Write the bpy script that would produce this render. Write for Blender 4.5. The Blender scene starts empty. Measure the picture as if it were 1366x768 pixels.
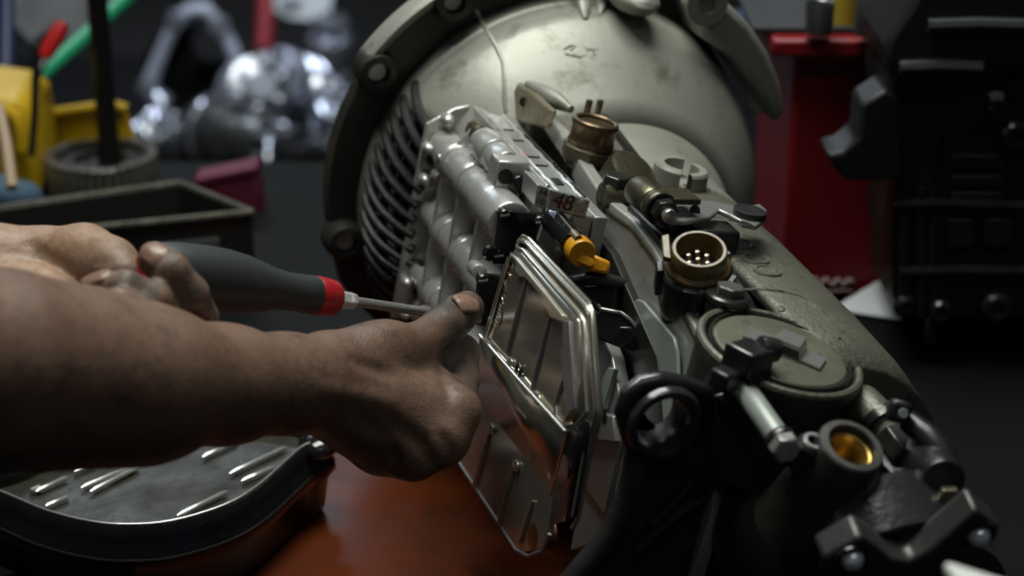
import bpy, bmesh, math, random
import numpy as np
from mathutils import Vector, Matrix
from math import sin, cos, tan, pi, radians, sqrt, atan2

random.seed(4)
rng = np.random.default_rng(7)
scene = bpy.context.scene
col = scene.collection
V3 = lambda *a: np.array(a, float)

# ------------------------------------------------------------------ camera
FPX = 70 / 36 * 1366
PITCH = radians(22)
FWD = V3(0, cos(PITCH), -sin(PITCH)); UP = V3(0, sin(PITCH), cos(PITCH)); RT = V3(1, 0, 0)
CAM = V3(0, -1.2 * cos(PITCH), 0.75)
cd = bpy.data.cameras.new('camera'); cam = bpy.data.objects.new('camera', cd); col.objects.link(cam)
cd.lens = 70; cd.sensor_width = 36; cd.clip_start = 0.02
cam.location = CAM; cam.rotation_euler = (radians(90) - PITCH, 0, 0)
cd.dof.use_dof = True; cd.dof.focus_distance = 1.34; cd.dof.aperture_fstop = 4.8
scene.camera = cam

# ------------------------------------------------------------------ world, lamps, exposure
w = bpy.data.worlds.new('workshop_gloom'); scene.world = w; w.use_nodes = True
bg = w.node_tree.nodes['Background']; bg.inputs[0].default_value = (0.62, 0.72, 0.80, 1); bg.inputs[1].default_value = 0.016

def area(name, loc, target, size, sizey, power, color):
    l = bpy.data.lights.new(name, 'AREA'); l.shape = 'RECTANGLE'; l.size = size; l.size_y = sizey
    l.energy = power; l.color = color
    o = bpy.data.objects.new(name, l); col.objects.link(o); o.location = loc
    o.rotation_euler = (Vector(target) - Vector(loc)).to_track_quat('-Z', 'Y').to_euler()
    return o
area('overhead_tube_light', (-0.12, 0.50, 2.1), (0.05, 0.25, 0.15), 1.5, 0.8, 46, (0.96, 1.0, 0.93))
area('rear_window_light', (-1.1, 3.0, 2.2), (0, 0.4, 0.1), 1.6, 0.9, 4, (0.70, 0.84, 1.0))
area('rear_fill_light', (-0.7, 2.9, 1.7), (-0.6, 3.6, -0.6), 1.2, 0.4, 36, (0.78, 0.87, 1.0))  # added fill, no lamp known there; brightens the spare parts and pale board
area('front_fill_light', (0.7, -1.3, 2.3), (0.1, 0.1, 0.1), 2.0, 0.3, 4.2, (0.92, 0.97, 1.0))  # added weak fill for sheen on the black plates and bracket
scene.view_settings.view_transform = 'Standard'; scene.view_settings.look = 'None'
scene.view_settings.gamma = 1; scene.view_settings.use_curve_mapping = False
scene.view_settings.exposure = 0.0

# ------------------------------------------------------------------ where things are: pixel rays onto real planes
def ray(x, y): return FWD + RT * ((x - 683) / FPX) + UP * ((384 - y) / FPX)
def px(x, y, d): return CAM + ray(x, y) * d
def on_z(x, y, z):
    r = ray(x, y); return CAM + r * ((z - CAM[2]) / r[2])
def on_y(x, y, yy):
    r = ray(x, y); return CAM + r * ((yy - CAM[1]) / r[1])
def on_plane(x, y, p, n):
    r = ray(x, y); return CAM + r * (np.dot(np.array(p) - CAM, n) / np.dot(r, n))
# gearbox frame: S runs from the bell towards the tail, W up across the pan face, N out of the pan face
_a = ray(-300, -854); A_ = _a / np.linalg.norm(_a); S = -A_
_e1 = np.cross(A_, [0, 0, 1]); _e1 /= np.linalg.norm(_e1); _e2 = np.cross(_e1, A_)
TH = radians(10)
N = -cos(TH) * _e1 + sin(TH) * _e2; W = cos(TH) * _e2 + sin(TH) * _e1
B0 = px(720, 250, 1.68)
def T(s, w, n): return B0 + S * s + W * w + N * n
def loc(P): v = np.array(P) - B0; return float(v @ S), float(v @ W), float(v @ N)
def onN(x, y, n): return on_plane(x, y, B0 + N * n, N)
def onW(x, y, w): return on_plane(x, y, B0 + W * w, W)
def onS(x, y, s): return on_plane(x, y, B0 + S * s, S)
def unit(v): v = np.array(v, float); return v / np.linalg.norm(v)
def perp(d):
    d = unit(d); a = V3(0, 0, 1) if abs(d[2]) < .9 else V3(1, 0, 0)
    u = unit(np.cross(d, a)); return u, np.cross(d, u)

# ------------------------------------------------------------------ mesh building
class MB:
    def __init__(s): s.v = []; s.f = []
    def add(s, vs, fs):
        o = len(s.v); s.v += [tuple(map(float, p)) for p in vs]; s.f += [tuple(i + o for i in f) for f in fs]; return s
    def prism(s, poly, ext):
        n = len(poly); P = [np.array(p, float) for p in poly]; ext = np.array(ext, float)
        nor = sum((np.cross(P[i] - P[0], P[(i + 1) % n] - P[0]) for i in range(n)), np.zeros(3))
        if nor @ ext > 0: P = P[::-1]
        return s.add(P + [p + ext for p in P], [tuple(range(n)), tuple(range(2 * n - 1, n - 1, -1))] +
                     [(i, i + n, (i + 1) % n + n, (i + 1) % n) for i in range(n)])
    def ring(s, outer, inner, ext):
        n = len(outer); O = [np.array(p, float) for p in outer]; I = [np.array(p, float) for p in inner]; ext = np.array(ext, float)
        vs = O + I + [p + ext for p in O] + [p + ext for p in I]; fs = []
        for i in range(n):
            j = (i + 1) % n
            fs += [(i, j, n + j, n + i), (2*n + i, 3*n + i, 3*n + j, 2*n + j), (i, 2*n + i, 2*n + j, j), (n + i, n + j, 3*n + j, 3*n + i)]
        return s.add(vs, fs)
    def box(s, c, ax, half):
        c = np.array(c, float); a, b, d = [np.array(x, float) * h for x, h in zip(ax, half)]
        return s.prism([c - a - b - d, c + a - b - d, c + a + b - d, c - a + b - d], 2 * d)
    def lathe(s, o, axis, prof, seg=32, a0=0, a1=2 * pi, u=None, capped=True):
        axis = unit(axis); o = np.array(o, float)
        if u is None: u, v = perp(axis)
        else: u = unit(u); v = np.cross(axis, u)
        full = abs(a1 - a0 - 2 * pi) < 1e-6; m = seg if full else seg + 1; vs = []; fs = []
        for h, r in prof:
            for i in range(m):
                t = a0 + (a1 - a0) * i / seg; vs.append(o + axis * h + (u * cos(t) + v * sin(t)) * r)
        for k in range(len(prof) - 1):
            for i in range(seg):
                j = (i + 1) % m if full else i + 1
                fs.append((k*m + i, k*m + j, (k+1)*m + j, (k+1)*m + i))
        if capped and full:
            if prof[0][1] > 1e-5: fs.append(tuple(range(m - 1, -1, -1)))
            if prof[-1][1] > 1e-5: fs.append(tuple((len(prof) - 1) * m + i for i in range(m)))
        return s.add(vs, fs)
    def cyl(s, p0, p1, r0, r1=None, seg=20):
        p0 = np.array(p0, float); p1 = np.array(p1, float); L = np.linalg.norm(p1 - p0)
        return s.lathe(p0, p1 - p0, [(0, r0), (L, r0 if r1 is None else r1)], seg)
    def rcyl(s, p0, p1, r, b=None, seg=24):      # cylinder with rounded shoulders
        p0 = np.array(p0, float); p1 = np.array(p1, float); L = np.linalg.norm(p1 - p0); b = b or r * .25
        return s.lathe(p0, p1 - p0, [(0, r - b), (b * .3, r - b * .3), (b, r), (L - b, r), (L - b * .3, r - b * .3), (L, r - b)], seg)
    def hexa(s, p0, p1, r):
        p0 = np.array(p0, float); p1 = np.array(p1, float); L = np.linalg.norm(p1 - p0)
        return s.lathe(p0, p1 - p0, [(0, r), (L * .85, r), (L, r * .86)], 6)
    def tube(s, path, r, seg=10, flat=None):
        P = [np.array(p, float) for p in path]; n = len(P); R = r if hasattr(r, '__len__') else [r] * n
        d0 = unit(P[1] - P[0]); u, v = perp(d0); vs = []; fs = []
        for i in range(n):
            d = unit(P[min(i + 1, n - 1)] - P[max(i - 1, 0)])
            u = unit(u - d * (u @ d)); v = np.cross(d, u)
            for k in range(seg):
                t = 2 * pi * k / seg; vs.append(P[i] + (u * cos(t) + v * sin(t)) * R[i])
        for i in range(n - 1):
            for k in range(seg):
                j = (k + 1) % seg; fs.append((i*seg + k, i*seg + j, (i+1)*seg + j, (i+1)*seg + k))
        fs += [tuple(range(seg - 1, -1, -1)), tuple((n - 1) * seg + k for k in range(seg))]
        return s.add(vs, fs)
    def ell(s, c, ax, rad, nu=16, nv=10, v0=-pi/2, v1=pi/2):
        c = np.array(c, float); a, b, d = [np.array(x, float) * h for x, h in zip(ax, rad)]; vs = []; fs = []
        for i in range(nv + 1):
            t = v0 + (v1 - v0) * i / nv
            for k in range(nu):
                q = 2 * pi * k / nu; vs.append(c + (a * cos(q) + b * sin(q)) * max(cos(t), 1e-3) + d * sin(t))
        for i in range(nv):
            for k in range(nu):
                j = (k + 1) % nu; fs.append((i*nu + k, i*nu + j, (i+1)*nu + j, (i+1)*nu + k))
        fs += [tuple(range(nu - 1, -1, -1)), tuple(nv * nu + k for k in range(nu))]
        return s.add(vs, fs)
    def torus(s, c, axis, R, r, seg=28, ts=8):
        return s.lathe(c, axis, [(r * sin(2*pi*k/ts), R + r * cos(2*pi*k/ts)) for k in range(ts + 1)], seg, capped=False)
    def build(s, name, mat, parent=None, bevel=0, ang=32, seg=2, solid=0, sub=0):
        V = np.array(s.v); c = (V.min(0) + V.max(0)) / 2; c[2] = V[:, 2].min()
        me = bpy.data.meshes.new(name); me.from_pydata((V - c).tolist(), [], s.f)
        bm = bmesh.new(); bm.from_mesh(me); bmesh.ops.recalc_face_normals(bm, faces=bm.faces); bm.to_mesh(me); bm.free()
        me.polygons.foreach_set('use_smooth', [True] * len(me.polygons)); me.set_sharp_from_angle(angle=radians(ang))
        me.materials.append(mat)
        o = bpy.data.objects.new(name, me); col.objects.link(o)
        place(o, c, parent)
        if solid:
            m = o.modifiers.new('thickness', 'SOLIDIFY'); m.thickness = solid; m.offset = -1
        if bevel:
            m = o.modifiers.new('edge', 'BEVEL'); m.width = bevel; m.segments = seg; m.limit_method = 'ANGLE'; m.angle_limit = radians(38)
            m.harden_normals = False
        if sub:
            m = o.modifiers.new('smooth', 'SUBSURF'); m.levels = sub; m.render_levels = sub
        return o
WORLD = {}
def place(o, c, parent):
    WORLD[o.name] = np.array(c, float)
    if parent is not None:
        o.parent = parent; o.location = np.array(c) - WORLD[parent.name]
    else: o.location = c
def tag(o, label, cat, group=None, kind=None):
    o['label'] = label; o['category'] = cat
    if group: o['group'] = group
    if kind: o['kind'] = kind
    return o
def struct(o, label=None):
    o['kind'] = 'structure'
    if label: o['label'] = label
    return o
def thing(name, base, label, cat, group=None):
    o = bpy.data.objects.new(name, None); col.objects.link(o); o.empty_display_size = .05
    place(o, np.array(base, float), None); return tag(o, label, cat, group)
def clone(o, delta, label=None, parent=None):       # a copy of a thing and of its parts
    c = o.copy(); col.objects.link(c)
    base = WORLD[o.name] + np.array(delta) * (parent is None)
    WORLD[c.name] = WORLD[o.name] + np.array(delta)
    if parent is None: c.location = Vector(o.location) + Vector(delta)
    else: c.parent = parent
    if label: c['label'] = label
    for ch in list(o.children): clone(ch, delta, None, c)
    return c

# ------------------------------------------------------------------ materials
def mat(name, c, rough=.5, metal=0., c2=None, scale=30., amt=.6, bump=0., bscale=None, c3=None, rvar=.0, coat=0., spec=.5, trans=0., emit=None, sss=0., det=6.):
    m = bpy.data.materials.new(name); m.use_nodes = True; nt = m.node_tree; b = nt.nodes['Principled BSDF']; L = nt.links.new
    b.inputs['Roughness'].default_value = rough; b.inputs['Metallic'].default_value = metal
    b.inputs['Specular IOR Level'].default_value = spec; b.inputs['Coat Weight'].default_value = coat; b.inputs['Coat Roughness'].default_value = .12
    b.inputs['Base Color'].default_value = (*c, 1)
    if trans: b.inputs['Transmission Weight'].default_value = trans
    if sss:
        b.inputs['Subsurface Weight'].default_value = sss; b.inputs['Subsurface Radius'].default_value = (1, .35, .2); b.inputs['Subsurface Scale'].default_value = .006
    tc = nt.nodes.new('ShaderNodeTexCoord')
    def noise(sc, d=det, rg=.55):
        n = nt.nodes.new('ShaderNodeTexNoise'); n.inputs['Scale'].default_value = sc; n.inputs['Detail'].default_value = d; n.inputs['Roughness'].default_value = rg
        L(tc.outputs['Object'], n.inputs['Vector']); return n
    def ramp(src, lo, hi, a=0., z=1.):
        r = nt.nodes.new('ShaderNodeMapRange'); r.inputs[1].default_value = lo; r.inputs[2].default_value = hi; r.inputs[3].default_value = a; r.inputs[4].default_value = z
        L(src, r.inputs[0]); return r.outputs[0]
    def mix(f, a, bb):
        x = nt.nodes.new('ShaderNodeMix'); x.data_type = 'RGBA'
        L(f, x.inputs[0])
        if isinstance(a, tuple): x.inputs[6].default_value = (*a, 1)
        else: L(a, x.inputs[6])
        x.inputs[7].default_value = (*bb, 1); return x.outputs[2]
    if c2 is not None:
        n1 = noise(scale); f = ramp(n1.outputs['Fac'], .5 - .2 , .5 + .2, 0, amt); o = mix(f, tuple(c), c2)
        if c3 is not None:
            n2 = noise(scale * 3.1, 8, .65); f2 = ramp(n2.outputs['Fac'], .56, .72, 0, .85); o = mix(f2, o, c3)
        L(o, b.inputs['Base Color'])
        if rvar:
            L(ramp(n1.outputs['Fac'], .3, .7, max(rough - rvar, .03), rough + rvar), b.inputs['Roughness'])
    if bump:
        n3 = noise(bscale or scale * 6, 4); bp = nt.nodes.new('ShaderNodeBump'); bp.inputs['Strength'].default_value = bump; bp.inputs['Distance'].default_value = .002
        L(n3.outputs['Fac'], bp.inputs['Height']); L(bp.outputs[0], b.inputs['Normal'])
    if emit: b.inputs['Emission Color'].default_value = (*emit[:3], 1); b.inputs['Emission Strength'].default_value = emit[3]
    return m
M = {}
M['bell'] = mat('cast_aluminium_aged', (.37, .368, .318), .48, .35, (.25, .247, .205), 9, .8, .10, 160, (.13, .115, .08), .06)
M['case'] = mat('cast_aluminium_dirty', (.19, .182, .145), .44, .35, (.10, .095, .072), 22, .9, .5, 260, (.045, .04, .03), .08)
M['flange'] = mat('bell_flange_shaded', (.060, .060, .050), .40, .45, (.022, .022, .019), 20, .8, .2, 200, None, .08)  # flange face lies in shadow; that shade is put into this darker colour
M['valve'] = mat('valve_body_aluminium', (.68, .67, .645), .27, .62, (.54, .53, .50), 30, .7, .12, 500, None, .06)
M['valve2'] = mat('channel_plate_aluminium', (.46, .46, .445), .34, .6, (.34, .34, .33), 40, .7, .10, 500, None, .06)
M['rail'] = mat('machined_aluminium', (.50, .505, .47), .30, .40, (.40, .40, .35), 18, .7, .04, 300, (.26, .22, .14), .06)
M['shell'] = mat('pressed_tinplate', (.70, .675, .60), .19, .86, (.58, .54, .43), 14, .7, .03, 200, None, .05)
M['shellside'] = mat('filter_side_band', (.70, .675, .57), .28, .7, (.58, .53, .40), 20, .6, .05, 200)
M['lead'] = mat('dull_bead_metal', (.34, .33, .35), .45, .7, (.24, .22, .22), 60, .6, .2, 600)
M['steel'] = mat('steel', (.50, .50, .48), .28, .7, (.36, .35, .33), 50, .6, .05, 400, None, .06)
M['chrome'] = mat('chrome', (.85, .85, .86), .16, .5)
M['darksteel'] = mat('dark_oily_steel', (.10, .10, .095), .28, .8, (.045, .04, .035), 40, .7, .12, 300, None, .08)
M['olive'] = mat('zinc_olive', (.15, .135, .085), .36, .7, (.055, .048, .034), 45, .8, .15, 300, (.03, .025, .02), .08)
M['copper'] = mat('brown_plated_connector', (.17, .115, .065), .34, .7, (.07, .048, .03), 60, .8, .12, 300, None, .08)
M['pin'] = mat('pale_brass_pin', (.62, .52, .36), .25, .95)
M['brass'] = mat('brass_bush', (.50, .33, .09), .30, .8, (.32, .20, .05), 60, .6)
M['amber'] = mat('amber_plastic', (.72, .33, .012), .30, 0, (.55, .22, .008), 40, .6, coat=.4)
M['tanplastic'] = mat('aged_amber_socket', (.21, .135, .04), .34, 0, (.09, .06, .022), 55, .9, .15, 250, (.03, .022, .015), .08, coat=.2)
M['blackcast'] = mat('black_oily_casting', (.030, .030, .033), .25, .3, (.05, .048, .048), 40, .7, .22, 240, None, .08, coat=.4)
M['blackplastic'] = mat('black_plastic', (.012, .012, .013), .33, 0, (.022, .022, .022), 60, .6, .1, 400)
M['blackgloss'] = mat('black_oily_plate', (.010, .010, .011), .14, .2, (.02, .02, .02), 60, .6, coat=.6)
M['rubber'] = mat('black_rubber_hose', (.022, .022, .022), .32, 0, (.035, .035, .035), 80, .6, .1, 500)
M['platealu'] = mat('grey_painted_plate', (.34, .37, .345), .36, .15, (.30, .33, .30), 30, .5, .03, 300)
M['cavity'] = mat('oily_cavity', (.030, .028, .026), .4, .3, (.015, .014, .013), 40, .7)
M['grip'] = mat('screwdriver_rubber_grip', (.030, .034, .034), .46, 0, (.042, .045, .045), 50, .6, .18, 900)
M['redplastic'] = mat('red_plastic', (.42, .012, .016), .36, 0, (.32, .010, .012), 40, .6)
M['ink'] = mat('engraved_lettering', (.035, .035, .035), .5)
M['inkred'] = mat('pink_paint_mark', (.62, .22, .22), .5)
M['reddot'] = mat('red_paint_dot', (.7, .05, .05), .5)
M['emboss'] = mat('raised_lettering', (.60, .55, .42), .2, .9)
M['grime'] = mat('greasy_shaded_casting', (.045, .043, .036), .42, .3, (.022, .021, .018), 25, .8, .3, 200, (.012, .012, .011), .08)  # black grease, with the shade below the round cover also put into the colour
M['darkgrey'] = mat('dark_grey_casting', (.14, .14, .13), .42, .4, (.08, .08, .075), 40, .8, .2, 250)
M['yoke'] = mat('oily_forged_steel', (.075, .073, .070), .36, .5, (.04, .04, .038), 30, .8, .15, 200, None, .08)
M['tanrail'] = mat('oil_stained_aluminium', (.38, .34, .25), .36, .5, (.26, .21, .13), 25, .8, .1, 300, (.10, .08, .05), .06)
def smooth_loop(P, k=4, closed=True):          # Catmull-Rom through the given points
    P = [np.array(p, float) for p in P]; n = len(P); out = []
    for i in range(n if closed else n - 1):
        g = (lambda j: P[j % n]) if closed else (lambda j: P[min(max(j, 0), n - 1)])
        a, b, c, d = g(i - 1), g(i), g(i + 1), g(i + 2)
        for t in np.arange(k) / k: out.append(.5 * (2*b + (c - a)*t + (2*a - 5*b + 4*c - d)*t*t + (3*b - a - 3*c + d)*t**3))
    if not closed: out.append(P[-1])
    return out
M['louvre'] = mat('oily_louvre_casting', (.045, .047, .046), .36, .4, (.02, .02, .02), 40, .8, .15, 200)
# ------------------------------------------------------------------ the room
def bench():
    b = thing('workbench', (0, .5, 0), 'black sheet-topped workbench carrying the transmission and oil pan', 'workbench')
    wood = mat('black_bench_sheet', (.006, .0063, .0066), .62, 0, (.010, .0104, .0108), 6, .8, .1, 90, (.006, .006, .006), .05, spec=.06)
    MB().box((0, .325, -.025), ((1, 0, 0), (0, 1, 0), (0, 0, 1)), (1.5, .825, .025)).build('bench_top', wood, b, .006)
    MB().box((0, -.49, -.06), ((1, 0, 0), (0, 1, 0), (0, 0, 1)), (1.5, .012, .05)).build('apron_rail', wood, b, .004)
    for x in (-1.4, 1.4):
        for y in (-.42, 1.08):
            MB().box((x, y, -.475), ((1, 0, 0), (0, 1, 0), (0, 0, 1)), (.04, .04, .425)).build('leg', wood, b, .004)
bench()
wood = mat('red_brown_board', (.115, .023, .005), .36, 0, (.048, .010, .003), 7, .9, .08, 90, (.016, .007, .004), .10, spec=.2)
BD = MB().box((-.07, .28, .006), ((1, 0, 0), (0, 1, 0), (0, 0, 1)), (.20, .30, .0058)).build('wooden_board', wood, None, .003)
tag(BD, 'flat red-brown board lying under the transmission on the bench', 'board')
mat_floor = mat('oily_concrete', (.05, .05, .05), .6, 0, (.03, .03, .03), 3, .8, .1, 60)
mat_wall = mat('dark_workshop_wall', (.035, .037, .042), .7, 0, (.02, .02, .024), 2, .8, .1, 40)
struct(MB().box((0, 2, -.95), ((1, 0, 0), (0, 1, 0), (0, 0, 1)), (5, 5, .05)).build('floor', mat_floor), 'oily dark concrete workshop floor')
struct(MB().box((0, 5.8, .6), ((1, 0, 0), (0, 1, 0), (0, 0, 1)), (5, .05, 1.5)).build('wall_back', mat_wall), 'dark back wall of the workshop')

# ------------------------------------------------------------------ transmission
TR = thing('transmission', (B0[0] + .1, B0[1] - .3, 0), 'large cast aluminium automatic transmission lying on its side on the bench', 'transmission')
BELL = [(0, .176), (.02, .172), (.04, .165), (.06, .154), (.08, .139), (.10, .121), (.12, .106), (.14, .098), (.16, .0955), (.18, .095), (.20, .0945), (.24, .094)]
def rb(s): return float(np.interp(s, [p[0] for p in BELL + CASE], [p[1] for p in BELL + CASE]))
CASE = [(.28, .094), (.34, .092), (.40, .090), (.46, .086), (.50, .080)]
BOFF = W * -.006 + N * -.018
def on_case(x, y, off=0.):         # first hit of a pixel ray with the turned outer surface of the bell and case
    r = ray(x, y)
    for d in np.arange(1.0, 1.9, .002):
        P = CAM + r * d; s, w, n = loc(P - BOFF)
        if 0 <= s <= .5 and sqrt(w * w + n * n) <= rb(s) + off: return P
    return px(x, y, 1.6)
UA = -N                            # angle 0 points away from the pan face, 90 deg up
def ring_pt(s, r, deg, c=BOFF): t = radians(deg); return T(s, 0, 0) + c + (-N * cos(t) + W * sin(t)) * r
def surf(name, prof_s, degs, rfun, m, parent, solid=.008, bevel=0):
    mb = MB(); vs = []; fs = []; nd = len(degs)
    for s in prof_s:
        for a in degs: vs.append(ring_pt(s, rfun(s), a))
    for i in range(len(prof_s) - 1):
        for j in range(nd - 1): fs.append((i*nd + j, i*nd + j + 1, (i+1)*nd + j + 1, (i+1)*nd + j))
    mb.add(vs, fs); return mb.build(name, m, parent, bevel, 50, solid=solid)
GR0, GR1 = 156, 218                # the louvred window of the bell
def bell():
    ss = [p[0] for p in BELL]
    mb = MB(); degs = list(np.arange(GR1, GR0 + 361, 4.))
    rings = [(s, degs) for s in ss]
    vs = []; fs = []; full = list(np.arange(0, 360, 4.))
    def grid(sl, dl, closed):
        o = len(vs); n = len(dl)
        for s in sl:
            for a in dl: vs.append(ring_pt(s, rb(s), a))
        for i in range(len(sl) - 1):
            for j in range(n if closed else n - 1):
                k = (j + 1) % n; fs.append((o + i*n + j, o + i*n + k, o + (i+1)*n + k, o + (i+1)*n + j))
    grid([0, .02], full, True); grid([.02, .04, .06, .08, .10, .12], degs, False); grid([.12, .14, .16, .18, .20, .24], full, True)
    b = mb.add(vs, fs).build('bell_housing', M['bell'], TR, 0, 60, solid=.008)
    # louvre bars over the window
    for a in np.arange(GR0 - 8, GR1 - 1, 4.9):
        MB().tube([ring_pt(s, rb(s) - .001 + .004 * sin(pi * (s - .012) / .056), a + 165 * (s - .012)) for s in np.linspace(.012, .068, 8)], [.0040] * 8, 8).build('louvre_bar', M['louvre'], b)
    for s in (.034, .052):
        MB().tube([ring_pt(s, rb(s) - .004, a) for a in np.linspace(GR0 - 1, GR1 + 1, 14)], .0036, 8).build('louvre_cross_bar', M['louvre'], b)
    MB().lathe(T(-.015, 0, 0) + BOFF, S, [(0, .02), (.0, .145), (.03, .150), (.07, .128), (.09, .10), (.10, .05)], 40).build('bell_dark_filler', M['blackgloss'], TR)  # black body added inside the bell so the louvred window looks dark
    # casting seam
    pts = [(632, 8), (640, 24), (652, 46), (664, 66), (671, 84), (673, 110), (673, 135), (675, 150)]
    MB().tube([on_case(*p) for p in pts], .0020, 8).build('casting_seam', M['bell'], b)
    # flange
    FO = N * .000 + W * .006
    fl = MB()
    outer = [];
    for i in range(96):
        a = i * 360 / 96
        r = .183 + .006 * max(0, cos(radians((a - 140) * 5))) ** 3
        if 175 < a < 235: r = min(r, .183 / max(cos(radians(a - 200)), .8))
        outer.append(r)
    for k, (s0, s1, ri) in enumerate([(-.022, -.002, .168)]):
        O = [ring_pt(s0, outer[i], i * 3.75, FO) for i in range(96)]; I = [ring_pt(s0, ri - .006, i * 3.75, BOFF) for i in range(96)]
        fl.ring(O, I, S * (s1 - s0))
    f = fl.build('bell_flange', M['flange'], TR, .003)
    MB().lathe(T(-.020, 0, 0) + FO, S, [(0, .190), (.006, .196), (.026, .197), (.030, .194), (.028, .188)], 60, radians(48), radians(152), u=-N, capped=False).build('flange_lip', M['bell'], f, solid=.006)
    # bolt bosses round the flange
    for q in [(505, 98), (462, 325), (606, 4)]:
        c = onS(*q, .012)
        MB().lathe(c - S * .02, S, [(0, .017), (.012, .017), (.022, .0145), (.023, .009), (.012, .0085)], 24, capped=False).build('bolt_boss', M['flange'], f)
        MB().cyl(c - S * .016, c - S * .004, .0085, .0075, 14).build('bolt_end', M['valve2'], f)
    # starter lug on the far side
    P = lambda x, y: onS(x, y, -.01)
    lug = MB().prism([P(*q) for q in [(893, -12), (930, -26), (965, 8), (990, 46), (1006, 84), (1012, 124), (1000, 140), (972, 92), (940, 52), (905, 28)]], S * .055)
    l = lug.build('starter_lug', M['bell'], TR, .008, seg=3)
    MB().lathe(onS(940, 4, .045), S, [(0, .018), (.006, .018), (.006, .008), (-.01, .007)], 20).build('lug_boss', M['bell'], l)
    MB().rcyl(onS(1012, 136, .0), onS(1012, 136, .03), .010).build('flange_stud', M['bell'], TR)
    # ribs at the top of the bell
    for (x0, y0, x1, y1, r) in [(772, -20, 781, 26, .007), (806, -22, 800, 20, .006)]:
        MB().tube([on_case(x0 + (x1 - x0) * t, y0 + (y1 - y0) * t) + W * .004 * (1 - t) for t in np.linspace(0, 1, 6)], [r, r, r, r * .9, r * .7, r * .3], 10).build('stiffening_rib', M['bell'], b)
    MB().ell(on_case(845, -2), (S, W, N), (.03, .012, .02)).build('casting_boss', M['bell'], b)
    MB().rcyl(on_case(590, -2), on_case(590, -2) + S * .01 + W * .01, .012).build('casting_boss', M['flange'], b)
    # embossed mark on the shoulder
    mk = MB()
    for i in range(4):
        x0, y0 = 752 + i * 9, 66 + i * 1.5; mk.tube([on_case(x0, y0), on_case(x0 + 9, y0 - 5), on_case(x0 + 20, y0 - 3), on_case(x0 + 24, y0 + 5), on_case(x0 + 12, y0 + 9), on_case(x0 + 2, y0 + 6)], .0011, 6)
    mk.build('casting_mark', M['bell'], b)
    # gusset between bell and pan rail
    g = MB().prism([onN(x, y, .064) for x, y in [(684, 160), (690, 130), (699, 109), (716, 120), (746, 148), (735, 172), (712, 166)]], N * .006)
    gg = g.build('gusset', M['tanrail'], TR, .003)
    MB().cyl(onN(699, 136, .0698), onN(699, 136, .0706), .0038, seg=14).build('gusset_hole', M['cavity'], gg)
    MB().tube([onN(704, 112, .066), onN(722, 122, .062), onN(742, 134, .056), onN(762, 146, .050)], [.003, .006, .007, .003], 12).build('gusset_web', M['bell'], TR)
bell()

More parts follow.
